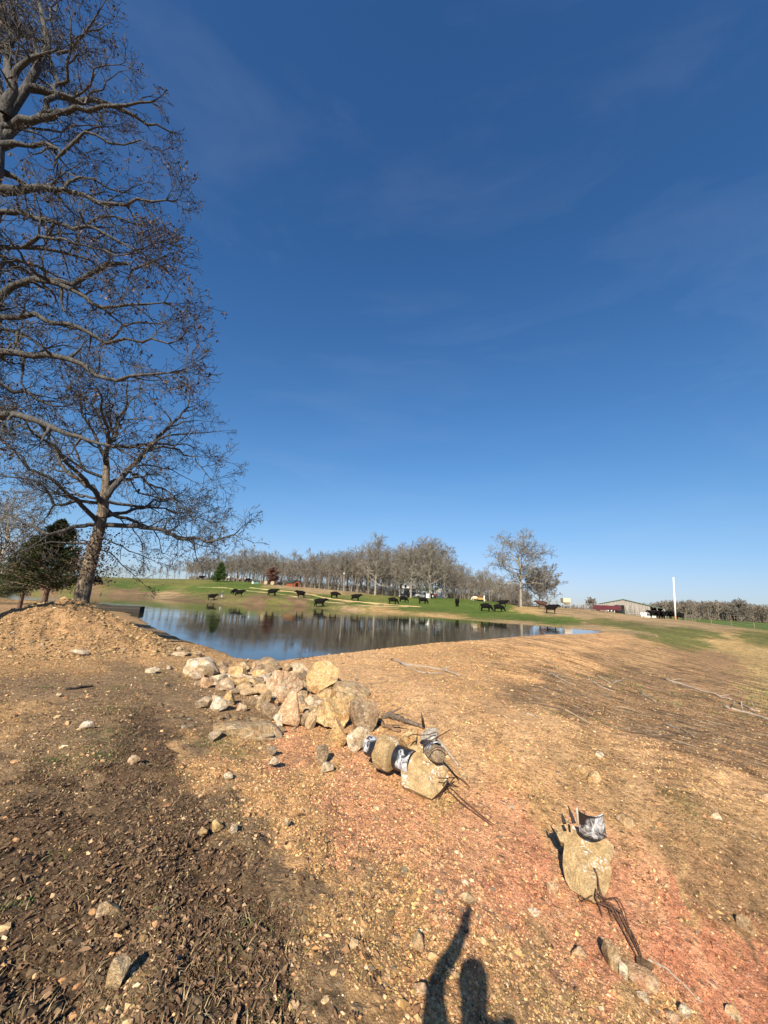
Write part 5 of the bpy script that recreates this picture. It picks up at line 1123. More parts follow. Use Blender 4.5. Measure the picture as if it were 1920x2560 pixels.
def hollow(mb, a, b, r, th=.012, k=26):
    a = np.array(a); b = np.array(b); t = nrm(b - a); mb.tube([a, a + (b - a) * .5, b], r, k, cap=False); mb.tube([b, a + (b - a) * .5, a], r - th, k, cap=False)
    u = nrm(np.cross(t, (0, 0, 1.0))); v = np.cross(t, u)
    for q in (a, b):
        an = np.arange(k) * 2 * math.pi / k; ring = np.cos(an)[:, None] * u + np.sin(an)[:, None] * v; V = np.concatenate([q + ring * r, q + ring * (r - th)]); mb.add(V, Q=[[i, (i + 1) % k, k + (i + 1) % k, k + i] for i in range(k)])
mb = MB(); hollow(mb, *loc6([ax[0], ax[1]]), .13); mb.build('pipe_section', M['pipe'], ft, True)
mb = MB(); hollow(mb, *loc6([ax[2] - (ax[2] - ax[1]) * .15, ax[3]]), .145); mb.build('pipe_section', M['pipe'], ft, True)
def collar(name, a, b, r, seed, mat, parent):
    a = np.array(a); b = np.array(b); t = nrm(b - a); u = nrm(np.cross(t, (0, 0, 1.0))); v = np.cross(t, u); k = 40; m_ = 12; V = []
    for i in range(m_ + 1):
        s_ = i / m_; q = a + (b - a) * s_; rr_ = r * (1 - .12 * (2 * s_ - 1) ** 4) if 0 < i < m_ else r * .8
        an = np.arange(k) * 2 * math.pi / k; V.append(q + rr_ * (np.cos(an)[:, None] * u + np.sin(an)[:, None] * v))
    V = np.concatenate(V + [a[None], b[None]]); V[:-2] += (V[:-2] - (a + b) / 2) * (noise3(V[:-2], 9, seed) * .12 + noise3(V[:-2], 30, seed + 1) * .05)[:, None]
    Q = [[i * k + j, i * k + (j + 1) % k, (i + 1) * k + (j + 1) % k, (i + 1) * k + j] for i in range(m_) for j in range(k)]; c0 = (m_ + 1) * k
    T = [[c0, (j + 1) % k, j] for j in range(k)] + [[c0 + 1, m_ * k + j, m_ * k + (j + 1) % k] for j in range(k)]
    mb = MB(); mb.add(V, T, Q); return mb.build(name, mat, parent, True)
collar('concrete_collar', *loc6([ax[1] - (ax[1] - ax[0]) * .12, ax[2] - (ax[2] - ax[1]) * .35]), .205, 31, M['concrete'], ft)
for (x0, y0, x1, y1, m_, lab) in ((825, 155, 1000, 355, 'orange', 'rough yellow rock propped behind the concrete collar'), (968, 172, 1132, 320, 'grey', 'smooth light grey rock right of the rough yellow rock, above the large tan block')):
    p = p6((x0 + x1) / 2, (y0 + y1) / 2, .62); w_ = (x1 - x0) / 3.19 / FPX * (bd + .62); h_ = (y1 - y0) / 3.19 / FPX * (bd + .62)
    o = put('rock', rock_mesh('rock', (w_ * 1.05, .3, h_ * 1.5), 61 + x0, 9, 4, .06), M['rock_' + m_] if m_ == 'orange' else M['rock_pale'] if 'rock_pale' in M else M['rock_grey']); o.location = tuple(p - np.array([0, 0, h_ * .2])); o.rotation_euler = (.1, 0, -math.atan2(p[0], p[1])); tag(o, lab, 'rock')
b2 = empty('pipe_footing', p6(1090, 340, .45)); fo = np.array(b2.location); tag(b2, 'short black pipe stub with grey concrete inside, right behind the large tan block', 'pipe footing')
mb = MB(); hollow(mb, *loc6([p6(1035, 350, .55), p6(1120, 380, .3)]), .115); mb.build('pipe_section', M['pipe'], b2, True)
collar('concrete_core', *loc6([p6(1070, 372, .4), p6(1145, 408, .18)]), .098, 37, M['rock_grey'], b2)
RB = .0065
def rebar(pts, label, r=RB, name='rebar'):
    Q = [np.array(p) for p in pts]; S_ = []
    for i in range(len(Q) - 1):                   # smooth curve through the points
        a = Q[max(0, i - 1)]; b = Q[i]; c = Q[i + 1]; d = Q[min(len(Q) - 1, i + 2)]
        for j in range(6):
            t = j / 6; S_.append(.5 * ((2 * b) + (-a + c) * t + (2 * a - 5 * b + 4 * c - d) * t * t + (-a + 3 * b - 3 * c + d) * t ** 3))
    S_.append(Q[-1]); return tube_thing(name, S_, r, M['rust'], label, 'rebar', 7)
rebar([p6(893, 268, .25), p6(930, 243, .3), p6(1000, 248, .38), p6(1060, 242, .42), p6(1115, 226, .45)], 'thin bent rebar across the yellow and grey rocks')
rebar([p6(1000, 330, .15), p6(1060, 300, .3), p6(1130, 262, .45), p6(1230, 205, .7)], 'straight rebar sticking up to the right from behind the large tan block', .007)
rebar([p6(1050, 390, .1), p6(1110, 350, .12), p6(1160, 348, .1), p6(1190, 372, .05)], 'curved rebar around the short black pipe stub')
rebar([p6(1130, 590, -.02), p6(1190, 592, .02), pt6(1262, 592, .02), pt6(1330, 610, .015), pt6(1388, 668, .012)], 'rebar from the block that bends right over the sand')
rebar([p6(1165, 625, 0), pt6(1230, 690, .05), pt6(1330, 780, .04), pt6(1460, 890, .03), pt6(1575, 975, .01)], 'long rusty rebar running down right from the large block')
rebar([p6(1175, 655, 0), pt6(1225, 720, .05), pt6(1320, 812, .04), pt6(1450, 905, .03), pt6(1568, 985, .01)], 'second long rebar just below its twin from the large block')
rebar([pt6(1135, 750, .01), pt6(1190, 700, .06), pt6(1262, 620, .02)], 'short rebar crossing the two long ones beside the block')
rebar([pt6(1150, 700, .04), pt6(1215, 665, .06), pt6(1290, 660, .02)], 'short wire-like rebar behind the crossing at the block')
rebar([pt6(1215, 525, .01), pt6(1300, 600, .02), pt6(1388, 665, .01)], 'thin rebar half buried in the sand right of the block')
def s7(x, y, k): return along(1320 + x / 4.1475, 1960 + y / 4.1475, depth_of(SG) + k)
def g7(x, y, up): return ground_at(1320 + x / 4.1475, 1960 + y / 4.1475) + np.array([0, 0, up])
rebar([s7(690, 870, .12), s7(722, 960, .08), s7(742, 1080, .0), s7(785, 1190, -.04), g7(830, 1310, .05), g7(862, 1385, .01)], 'rebar arching from the middle of the slab to the ground')
rebar([s7(722, 1080, -.02), s7(705, 1190, -.05), g7(740, 1300, .04), g7(772, 1385, .01)], 'short rebar bent straight down below the slab')
rebar([s7(545, 1150, -.02), s7(580, 1212, -.05), g7(690, 1262, .09), g7(820, 1312, .07), g7(945, 1415, .02)], 'rebar that loops out from the lower left corner of the slab')
rebar([s7(720, 1130, -.03), s7(830, 1195, -.05), g7(930, 1290, .09), g7(1000, 1390, .07), g7(1045, 1520, .03), g7(1130, 1690, .04), g7(1185, 1830, .02), g7(1215, 1905, .01)], 'longest rebar of the bundle, curving down right to the soil clump')
rebar([s7(735, 1165, -.03), s7(850, 1262, -.02), g7(950, 1390, .06), g7(1010, 1510, .03), g7(1080, 1640, .03), g7(1165, 1800, .02)], 'rebar running beside the longest one in the bundle')
rebar([s7(700, 1195, -.02), g7(800, 1290, .06), g7(900, 1370, .07), g7(985, 1412, .05)], 'rebar crossing the bundle from left to right')
rebar([s7(590, 1195, -.03), g7(720, 1290, .05), g7(870, 1370, .06), g7(960, 1500, .03), g7(1075, 1710, .03), g7(1135, 1800, .01)], 'outer left rebar of the long bundle')
rebar([s7(700, 1150, -.02), s7(790, 1240, -.02), g7(870, 1340, .08), g7(990, 1530, .03)], 'inner rebar that ends at the knot of the bundle')
rebar([g7(1120, 1790, .02), g7(1140, 1900, .03), g7(1200, 1950, .02), g7(1240, 1900, .03)], 'hooked rebar end tangled in the soil clump')
# soil clumps caught on the bars
def clump(x, y, w_, h_, label, seed, col='clod'):
    p = g7(x, y, 0); o = put('soil_clump', rock_mesh('soil_clump', (w_, w_ * .8, h_), seed, 3, 4, .22), M['clod']); o.location = tuple(p + np.array([0, 0, h_ * .25])); tag(o, label, 'soil clump')
M['clod'] = simple('dark_clod', (.09, .06, .038), .98, .1, .5, 30)
clump(1210, 1880, .13, .07, 'dark rooty soil clump at the tip of the rebar bundle', 71); clump(1040, 1545, .09, .05, 'small dark clod knotted in the middle of the rebar bundle', 72)
# curved black band standing at the slab's top
bandn = empty('pipe_fragment', s7(640, 400, .3)); fo = np.array(bandn.location); tag(bandn, 'curved fragment of black pipe with a white patch of painted-on sun glare standing behind the slab', 'pipe fragment')
def arc_plate(c0, c1, r, a0, a1, th, k=22, m_=10):
    t = nrm(np.array(c1) - np.array(c0)); f = nrm(np.array([SG[0], SG[1], 0])); n_ = nrm(-f - t * (-f @ t)); s_ = np.cross(t, n_); V = []
    for R_ in (r, r - th):
        for j in range(m_ + 1):
            q = np.array(c0) + (np.array(c1) - np.array(c0)) * j / m_
            for i in range(k + 1):
                a = rad(a0 + (a1 - a0) * i / k); V.append(q + R_ * (math.cos(a) * n_ + math.sin(a) * s_))
    V = np.array(V); W = (k + 1); H = W * (m_ + 1); Q = []
    for j in range(m_):
        for i in range(k): a = j * W + i; Q.append([a, a + 1, a + W + 1, a + W]); Q.append([H + a, H + a + W, H + a + W + 1, H + a + 1])
    for j in range(m_):
        for e in (0, k): a = j * W + e; Q.append([a, a + W, H + a + W, H + a])
    for i in range(k):
        for e in (0, m_ * W): a = e + i; Q.append([a, a + 1, H + a + 1, H + a])
    mb = MB(); mb.add(V, Q=Q); return mb
bt = s7(640, 285, .22) - fo; bb = s7(672, 520, .22) - fo; wd = 230 / 4.1475 / FPX * (depth_of(SG) + .2)
back = nrm(np.array([SG[0], SG[1], 0])) * wd * .55
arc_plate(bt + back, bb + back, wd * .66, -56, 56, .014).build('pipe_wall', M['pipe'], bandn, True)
sk = MB(); sk.tube([s7(505, 245, .16) - fo, s7(512, 330, .16) - fo, s7(520, 430, .12) - fo], .012, 8); sk.build('rubber_edge', simple('grey_rubber', (.3, .28, .22), .8), bandn, True)
spm = simple('charred_wood', (.035, .028, .024), .9)
for pts, lab in (([s7(415, 225, .18), s7(445, 310, .15), s7(480, 410, .1)], 'dark pointed wood splinter left of the curved pipe fragment'), ([s7(350, 305, .14), s7(362, 350, .12), s7(380, 410, .08)], 'short dark splinter at the slab\'s upper left edge')):
    mb = MB(); mb.tube(pts, [.004, .016, .02], 6); tag(mb.build('wood_splinter', spm, None, False), lab, 'wood splinter')
# ---------------------------------------------------------------- driftwood and sticks
def stick(pts, r, label, mat=None, cat='stick', k=8, name='stick', up=.5, forks=0, seed=1):
    P = [ground_at(a, b) + np.array([0, 0, r * up + z]) for a, b, z in [(q + (0,))[:3] for q in pts]]
    R_ = random.Random(seed); Q = []; 
    for a, b in zip(P[:-1], P[1:]):
        for j in range(4): Q.append(a + (b - a) * j / 4 + np.array([R_.gauss(0, 1), R_.gauss(0, 1), R_.gauss(0, .5)]) * r * .4)
    Q.append(P[-1]); n = len(Q); mb = MB(); mb.tube(Q, [r * (1 - .55 * i / n) * R_.uniform(.88, 1.12) for i in range(n)], k)
    for _ in range(forks):
        i = R_.randrange(1, n - 1); d = np.array([R_.gauss(0, 1), R_.gauss(0, 1), abs(R_.gauss(0, .5)) + .1]); d = nrm(d); L = r * R_.uniform(4, 9); mb.tube([Q[i], Q[i] + d * L * .5, Q[i] + d * L + np.array([0, 0, -.02])], [r * .45, r * .35, r * .15], 5)
    return tag(mb.build(name, mat or M['wood_grey'], None, True), label, cat)
stick([(962, 1790), (990, 1798), (1020, 1812), (1060, 1822)], .065, 'dark rotted log lying behind the concrete pieces', simple('rotted_log', (.12, .095, .075), .95, .1, .6, 22), 'log', 12, 'log', .7, 3, 5)
stick([(930, 1800), (960, 1815), (1000, 1828)], .05, 'brown splintered log half buried between the rocks and the pipe', simple('brown_log', (.17, .11, .07), .95, .1, .6, 22), 'log', 12, 'log', .5, 2, 6)
tube_thing('plank', [p6(1118, 262, .5), p6(1180, 340, .38), p6(1240, 420, .25), p6(1295, 490, .1)], [.02, .018, .017, .012], M['wood_grey'], 'pale stick leaning down right from the grey rock behind the block', 'plank', 6)
stick([(980, 1650), (1010, 1662), (1060, 1668), (1105, 1675), (1150, 1690)], .045, 'pale grey branch lying across the dam behind the rock pile', None, 'branch', 8, 'branch', .6, 6, 7)
stick([(1000, 1660), (1050, 1682), (1110, 1686)], .03, 'thinner grey branch beside the pale one on the dam', None, 'branch', 7, 'branch', .6, 4, 8)
stick([(740, 1598, .55), (748, 1630, .15), (756, 1649), (785, 1642), (815, 1651)], .028, 'forked drift branch at the near waterline with one fork standing up', simple('wet_wood', (.13, .1, .08), .8), 'branch', 7, 'branch', .6, 3, 9)
stick([(252, 1482, .0), (247, 1505)], .05, 'short dark stake leaning up from the right of the dirt heap', simple('dark_stake', (.06, .045, .035), .9), 'stake', 8, 'stake', 1, 0, 3).location = (0, 0, 0)
stick([(165, 1722), (190, 1719), (232, 1714)], .035, 'short dark stick on the ground at left below the heap', spm, 'stick', 8)
for pts, r_, lab in (([(1660, 1700), (1720, 1718), (1790, 1740), (1830, 1752)], .06, 'longest grey branch lying on the dam\'s outer slope'), ([(1810, 1770), (1870, 1785), (1935, 1803)], .06, 'grey branch running off the right edge on the slope'), ([(1370, 1680), (1400, 1698), (1440, 1715)], .03, 'thin grey stick at the left of the dam\'s outer slope'),
    ([(1490, 1690), (1530, 1712), (1560, 1700)], .035, 'bent grey stick in the middle of the outer slope'), ([(1480, 1705), (1505, 1720), (1538, 1732)], .03, 'reddish grey stick below the bent one on the slope'), ([(1600, 1735), (1640, 1755)], .03, 'short pale stick on the outer slope'), ([(1660, 1810), (1700, 1822), (1735, 1842)], .025, 'thin brown stick low on the outer slope'),
    ([(1315, 1788), (1335, 1792), (1350, 1802)], .02, 'small dark stick on the sandy berm'), ([(1850, 1762), (1880, 1776), (1900, 1779)], .04, 'dark stick above the branch at the right edge'), ([(1620, 2402), (1660, 2420), (1700, 2455), (1740, 2498), (1765, 2512)], .010, 'pale root trailing down right from the soil clump'), ([(1385, 2265), (1410, 2290), (1440, 2325)], .004, 'thin dark twig on the red soil left of the bundle')):
    stick(pts, r_, lab, None, 'stick' if r_ < .05 else 'branch', 7, 'stick' if r_ < .05 else 'branch', .6, 2 if r_ > .02 else 0, int(r_ * 1000) + len(lab))
# ---------------------------------------------------------------- gravel, litter and grass: nobody could count these
rs = np.random.default_rng(17)
def scatter(n, rmin, rmax, amin, amax, pw=1.0):
    """random points in a fan before the camera, denser near by"""
    u = rs.random(n); r = rmin * (rmax / rmin) ** (u ** pw); a = np.radians(rs.uniform(amin, amax, n)); return r * np.sin(a), r * np.cos(a), r
def soilw(x, y):
    S = np.concatenate([soil(x[i:i + 100000], y[i:i + 100000]) for i in range(0, len(x), 100000)]); return S
def hgt(x, y): return np.concatenate([height(x[i:i + 100000], y[i:i + 100000]) for i in range(0, len(x), 100000)])
ICO = None
def ico():
    bm = bmesh.new(); bmesh.ops.create_icosphere(bm, subdivisions=1, radius=1.0); V = np.array([v.co for v in bm.verts]); F = np.array([[v.index for v in f.verts] for f in bm.faces]); bm.free(); return V, F
def pebbles():
    V0, F0_ = ico(); n = 62000
    x, y, r = scatter(n, 1.5, 26, -50, 56, .85); S = soilw(x, y); dark = S[:, 0] < .14
    keep = (rs.random(n) < np.where(dark, .16, .18 + .42 * S[:, 3])) & (pond_sdf(x, y) > .05); x, y, r, S = x[keep], y[keep], r[keep], S[keep]; n = len(x)
    patch = fbm(x, y, .8, 3, 91); k2 = rs.random(n) < np.clip(.55 + patch * 1.3, .12, 1); x, y, r, S = x[k2], y[k2], r[k2], S[k2]; n = len(x)
    z = hgt(x, y); s = np.exp(rs.normal(0, .55, n)) * .006 * (1 + .06 * r) ; s = np.minimum(s, .04)
    s[r > 9] *= 1.15
    sc = np.stack([s * rs.uniform(.8, 1.5, n), s * rs.uniform(.7, 1.2, n), s * rs.uniform(.45, .8, n)], -1)
    V = V0[None] * (1 + rs.normal(0, .16, (n, len(V0), 1))) * sc[:, None]; a = rs.uniform(0, 6.28, n); c, s_ = np.cos(a)[:, None], np.sin(a)[:, None]
    tl = rs.normal(0, .35, (n, 1)); Vx = V[..., 0] * c - V[..., 1] * s_; Vy = V[..., 0] * s_ + V[..., 1] * c; Vz = V[..., 2] + Vx * tl * .5
    P = np.stack([Vx + x[:, None], Vy + y[:, None], Vz + (z + sc[:, 2] * .1)[:, None]], -1).reshape(-1, 3)
    F = (F0_[None] + (np.arange(n) * len(V0))[:, None, None]).reshape(-1, 3)
    redness = (S[:, 0] / (S[:, 2] + .02) > 3.6)
    v = np.clip(rs.beta(1.6, 1.5, n) * np.where(redness, .7, 1.0), 0, 1)
    o = put('gravel', fastmesh('gravel', P, F, None, False, {'var': np.repeat(v, len(V0))}), M['pebble']); tag(o, 'loose gravel strewn over the sandy and red ground', 'gravel', None, 'stuff'); print('pebbles', n)
pebbles()
def litter():
    n = 230000; x, y, r = scatter(n, 1.5, 14, -52, 40, .75); S = soilw(x, y); dk = np.clip((.22 - S[:, 0]) / .13, 0, 1)
    patch = fbm(x, y, .7, 3, 93)
    keep = (rs.random(n) < np.clip(dk * (.62 + .7 * patch), .02, .95)) & (pond_sdf(x, y) > .1); x, y, r = x[keep], y[keep], r[keep]; n = len(x); z = hgt(x, y)
    L = np.minimum(np.exp(rs.normal(0, .5, n)) * .021, .06); W = L * rs.uniform(.22, .42, n); a = rs.uniform(0, 6.28, n); ca, sa = np.cos(a), np.sin(a)
    prof = np.array([(-.5, 0), (-.2, .55), (-.02, .3), (.2, .6), (.5, 0), (.2, -.6), (-.02, -.3), (-.2, -.55)]); mid = np.array([(-.2, 0), (.2, 0)])
    pr_ = np.concatenate([prof, mid]); u = pr_[:, 0][None] * L[:, None]; v = pr_[:, 1][None] * W[:, None]
    curl = rs.uniform(.2, 2.2, n)[:, None]; hgt_ = np.abs(v) * curl + (u ** 2) / (L[:, None]) * rs.uniform(-.6, 1.6, n)[:, None]
    t1 = rs.normal(0, .32, n)[:, None]; t2 = rs.normal(0, .35, n)[:, None]; hgt_ = hgt_ + u * t1 + v * t2
    P = np.stack([x[:, None] + u * ca[:, None] - v * sa[:, None], y[:, None] + u * sa[:, None] + v * ca[:, None], z[:, None] + hgt_ + (L * rs.uniform(.02, .25, n))[:, None]], -1).reshape(-1, 3)
    q = np.array([[0, 1, 8, 7], [1, 2, 3, 9], [1, 9, 8, 8], [3, 4, 5, 9], [9, 5, 6, 7], [8, 9, 7, 7]]); tri = np.array([[1, 9, 8], [8, 9, 7]]); qq = np.array([[0, 1, 8, 7], [1, 2, 3, 9], [3, 4, 5, 9], [9, 5, 6, 7]])
    b = (np.arange(n) * 10)[:, None, None]; o = put('leaf_litter', fastmesh('leaf_litter', P, (tri[None] + b).reshape(-1, 3), (qq[None] + b).reshape(-1, 4), False, {'var': np.repeat(np.clip(rs.beta(1.3, 1.9, n), 0, 1), 10)}), M['dry_leaf']); tag(o, 'brown fallen oak leaves and torn bits covering the dark ground', 'leaf litter', None, 'stuff'); print('litter', n)
litter()
def blades(name, x, y, hmin, hmax, wd, lay, mat, label, cat):
    n = len(x); z = hgt(x, y); h = rs.uniform(hmin, hmax, n); a = rs.uniform(0, 6.28, n); d = np.stack([np.cos(a), np.sin(a), np.zeros(n)], -1); ln = np.clip(rs.normal(lay, .35, n), 0, 2.5)[:, None]
    s_ = np.stack([-np.sin(a), np.cos(a), np.zeros(n)], -1) * (wd * rs.uniform(.6, 1.3, n))[:, None]; b = np.stack([x, y, z - .004], -1); up = np.array([0, 0, 1.0]); k = 1 / np.sqrt(1 + ln ** 2)
    m_ = b + (up * .6 + d * ln * .35) * h[:, None] * k; t = b + (up * .75 + d * ln) * h[:, None] * k
    P = np.stack([b - s_, b + s_, m_ + s_ * .8, m_ - s_ * .8, t], 1).reshape(-1, 3); bb = (np.arange(n) * 5)[:, None, None]
    o = put(name, fastmesh(name, P, (np.array([[[3, 2, 4]]]) + bb).reshape(-1, 3), (np.array([[[0, 1, 2, 3]]]) + bb).reshape(-1, 4), False, {'var': np.repeat(rs.random(n), 5)}), mat); tag(o, label, cat, None, 'stuff')
def tufted(x, y, k, sp):
    x = np.repeat(x, k) + rs.normal(0, sp, len(x) * k); y = np.repeat(y, k) + rs.normal(0, sp, len(y) * k); return x, y
# dry stalks on the outer slope of the dam and thinly elsewhere
n = 90000; x, y, r = scatter(n, 1.6, 45, -50, 57, .7); S = soilw(x, y); lum = S[:, 0]
pr1 = np.clip((.34 - lum) / .2, .01, 1) * np.clip(.45 + 1.2 * fbm(x, y, .9, 3, 95), .05, 1); keep = (rs.random(n) < pr1 * .9) & (pond_sdf(x, y) > .4); x, y = x[keep], y[keep]
blades('dry_grass', x, y, .03, .10, .0022, 1.9, M['dry_blade'], 'thin dead grass stalks flattened over the bank and litter', 'dry grass'); print('dry', len(x))
GT = [(420, 1670, 1.0), (440, 1690, .7), (380, 1700, .5), (260, 1835, .7), (245, 1880, .9), (240, 1900, .6), (110, 1718, .4), (290, 1716, .5), (270, 1770, .5), (160, 2130, .2), (45, 2270, .25), (570, 2400, .3), (700, 2550, .3), (560, 1860, .5), (600, 1875, .4), (505, 1850, .5), (640, 1690, .4),
      (672, 1675, .5), (765, 1678, .4), (820, 1740, .5), (1325, 1978, .5), (1355, 2025, .4), (1110, 2018, .4), (1690, 2000, .6), (1715, 2020, .5), (1392, 1787, .4), (1505, 1805, .4), (1210, 1725, .4), (515, 1700, .4), (460, 1640, .4), (120, 1900, .4), (330, 1560, .5), (650, 2300, .4), (1500, 2200, .2)]
xs, ys = [], []
for a, b, k in GT:
    p = ground_at(a, b); dp = depth_of(p); s_ = k * (.12 + .03 * dp); m_ = int(420 * k * min(1, dp / 6)); xs.append(rs.normal(p[0], s_, m_)); ys.append(rs.normal(p[1], s_ * 1.2, m_))
blades('green_tufts', np.concatenate(xs), np.concatenate(ys), .02, .06, .0026, 1.0, M['green_blade'], 'small tufts of fresh green grass in the dirt', 'grass')
# the left bank under the cedars and the field edge at the right
n = 60000; x, y, r = scatter(n, 18, 120, -48, 46, 1.1); S = soilw(x, y); keep = (rs.random(n) < S[:, 4] * .9) & (pond_sdf(x, y) > 1.2); x, y = x[keep], y[keep]
blades('pasture_grass', x, y, .05, .16, .015, .6, M['green_blade'], 'short green pasture grass around the pond', 'grass')

def twigs():
    n = 16000; x, y, r = scatter(n, 3, 34, -20, 57, .6); S = soilw(x, y); w_ = np.clip((.46 - S[:, 0]) / .2, .03, 1) * sstep(2.2, 4.5, x) * sstep(5.5, 8, y); keep = (rs.random(n) < w_) & (pond_sdf(x, y) > .4); x, y = x[keep], y[keep]; n = len(x)
    a = rs.normal(-.72, .38, n); L = np.exp(rs.normal(-1.9, .6, n)); dx, dy = np.cos(a) * L, np.sin(a) * L; P0 = np.stack([x, y, hgt(x, y) + .008], -1); xm, ym = x + dx * .5 + rs.normal(0, .08, n) * L, y + dy * .5 + rs.normal(0, .08, n) * L
    P1 = np.stack([xm, ym, hgt(xm, ym) + .012 + .03 * L], -1); P2 = np.stack([x + dx, y + dy, hgt(x + dx, y + dy) + .008], -1); rd = np.clip(L * .018, .003, .016)
    S_ = np.concatenate([np.column_stack([P0, rd, P1, rd * .9]), np.column_stack([P1, rd * .9, P2, rd * .5])]); mb = MB(); mb.prisms(S_, 4, None); mb.A = [np.repeat(rs.random(len(S_)), 8)]
    o = put('twig_litter', mb.mesh('twig_litter'), varmat('dead_twigs', [(0., (.07, .05, .035)), (.6, (.17, .13, .09)), (1., (.34, .28, .2))], .9)); tag(o, 'dead twigs and torn roots strewn down the outer face of the dam', 'twigs', None, 'stuff')
twigs()
def clods():
    V0, F0_ = ico(); n = 12000; a = rs.uniform(0, 6.28, n); q = np.sqrt(rs.random(n)); x = MC[0] + np.cos(a) * q * 4.6 + .1; y = MC[1] + np.sin(a) * q * 3.6; kp = pond_sdf(x, y) > .3; x, y = x[kp], y[kp]
    x2, y2, r2 = scatter(9000, 1.8, 10, -52, 2, .8); d2 = soilw(x2, y2)[:, 0] < .2; x2, y2 = x2[d2], y2[d2]; m1 = len(x); x = np.append(x, x2); y = np.append(y, y2); n = len(x)
    s = np.exp(rs.normal(0, .6, n)) * np.where(np.arange(n) < m1, .017, .009); s = np.minimum(s, np.where(np.arange(n) < m1, .07, .022)); sc = np.stack([s * rs.uniform(.8, 1.4, n), s * rs.uniform(.8, 1.2, n), s * rs.uniform(.5, .9, n)], -1)
    V = V0[None] * (1 + rs.normal(0, .3, (n, len(V0), 1))) * sc[:, None]; P = (V + np.stack([x, y, hgt(x, y) + sc[:, 2] * .15], -1)[:, None]).reshape(-1, 3); F = (F0_[None] + (np.arange(n) * len(V0))[:, None, None]).reshape(-1, 3)
    v = np.where(np.arange(n) < m1, rs.uniform(.35, 1, n), rs.uniform(0, .35, n)); o = put('soil_clods', fastmesh('soil_clods', P, F, None, False, {'var': np.repeat(v, len(V0))}), varmat('clods', [(0., (.06, .042, .027)), (.35, (.14, .1, .06)), (.6, (.29, .195, .10)), (1., (.42, .29, .15))], .98, 0, 25)); tag(o, 'crumbled clods of soil over the heap and the dark ground', 'clods', None, 'stuff')
clods()

def grit():
    n = 330000; x, y, r = scatter(n, 1.5, 24, -50, 56, .8); kp = pond_sdf(x, y) > .05; x, y, r = x[kp], y[kp], r[kp]; S = soilw(x, y)
    pat = fbm(x, y, .35, 3, 97) + .5 * fbm(x, y, 1.5, 2, 98); kp = rs.random(len(x)) < np.clip(.42 + 1.25 * pat, .04, .95); x, y, r, S = x[kp], y[kp], r[kp], S[kp]; n = len(x)
    s = np.minimum(np.exp(rs.normal(0, .45, n)) * .0040 * (1 + .13 * r), .026); O = np.array([(1, 0, 0), (0, 1, 0), (-1, 0, 0), (0, -1, 0), (0, 0, 1), (0, 0, -.6)], float)
    a = rs.uniform(0, 6.28, n); c, s_ = np.cos(a)[:, None], np.sin(a)[:, None]; V = O[None] * (1 + rs.normal(0, .28, (n, 6, 1))) * np.stack([s * rs.uniform(.8, 1.5, n), s, s * rs.uniform(.6, 1.0, n)], -1)[:, None]
    V = V + rs.normal(0, .12, (n, 6, 3)) * s[:, None, None]; P = np.stack([V[..., 0] * c - V[..., 1] * s_ + x[:, None], V[..., 0] * s_ + V[..., 1] * c + y[:, None], V[..., 2] + hgt(x, y)[:, None] + (s * .2)[:, None]], -1).reshape(-1, 3)
    F = np.array([(0, 1, 4), (1, 2, 4), (2, 3, 4), (3, 0, 4), (1, 0, 5), (2, 1, 5), (3, 2, 5), (0, 3, 5)]); F = (F[None] + (np.arange(n) * 6)[:, None, None]).reshape(-1, 3)
    col = S[:, :3] * (np.exp(rs.normal(-.50, .42, n)))[:, None] * (1 + rs.normal(0, .07, (n, 3))); pale = rs.random(n) < .03; col[pale] = np.array([.52, .38, .24]) * rs.uniform(.7, 1.1, (pale.sum(), 1)); col = np.clip(col, .01, .75)
    t = NT('soil_grit', .97, .1); mt = t.fin(t.attr('soil')); o = put('soil_crumbs', fastmesh('soil_crumbs', P, F, None, False, {'soil': np.repeat(col, 6, 0)}), mt); tag(o, 'fine crumbs of soil and grit covering the bare ground', 'soil crumbs', None, 'stuff'); print('grit', n)
grit()
# ---------------------------------------------------------------- buildings, vehicles, fences
def F(px, dep, dz=0.0): x = xat(px, dep); return np.array([x, dep, gz(x, dep) + dz])
def face_yaw(p, extra=0.0): return -math.atan2(p[0], p[1]) + rad(extra)
def prism(mb, prof, y0, y1, a=None):
    """closed profile in x,z pulled from y0 to y1"""
    n = len(prof); V = [(x, y0, z) for x, z in prof] + [(x, y1, z) for x, z in prof]; mb.add(V, Q=[[i, (i + 1) % n, n + (i + 1) % n, n + i] for i in range(n)], a=a)
    for o, rev in ((0, 1), (n, 0)):
        mb.add([V[o + i] for i in range(n)] + [tuple(np.mean([V[o + i] for i in range(n)], 0))], T=[([(i + 1) % n, i, n] if rev else [i, (i + 1) % n, n]) for i in range(n)], a=a)
def wall_mat(name, c, sc=3.0, var=.25): 
    t = NT(name, .85, .2); v = t.obj((sc * 3, sc * 3, sc * .25)); n = t.noise(1.0, 6, .7, v)
    return t.fin(t.ramp(n, [(.3, tuple(q * (1 - var) for q in c)), (.7, tuple(min(1, q * (1 + var)) for q in c))]), t.bump(n, .3, .02))
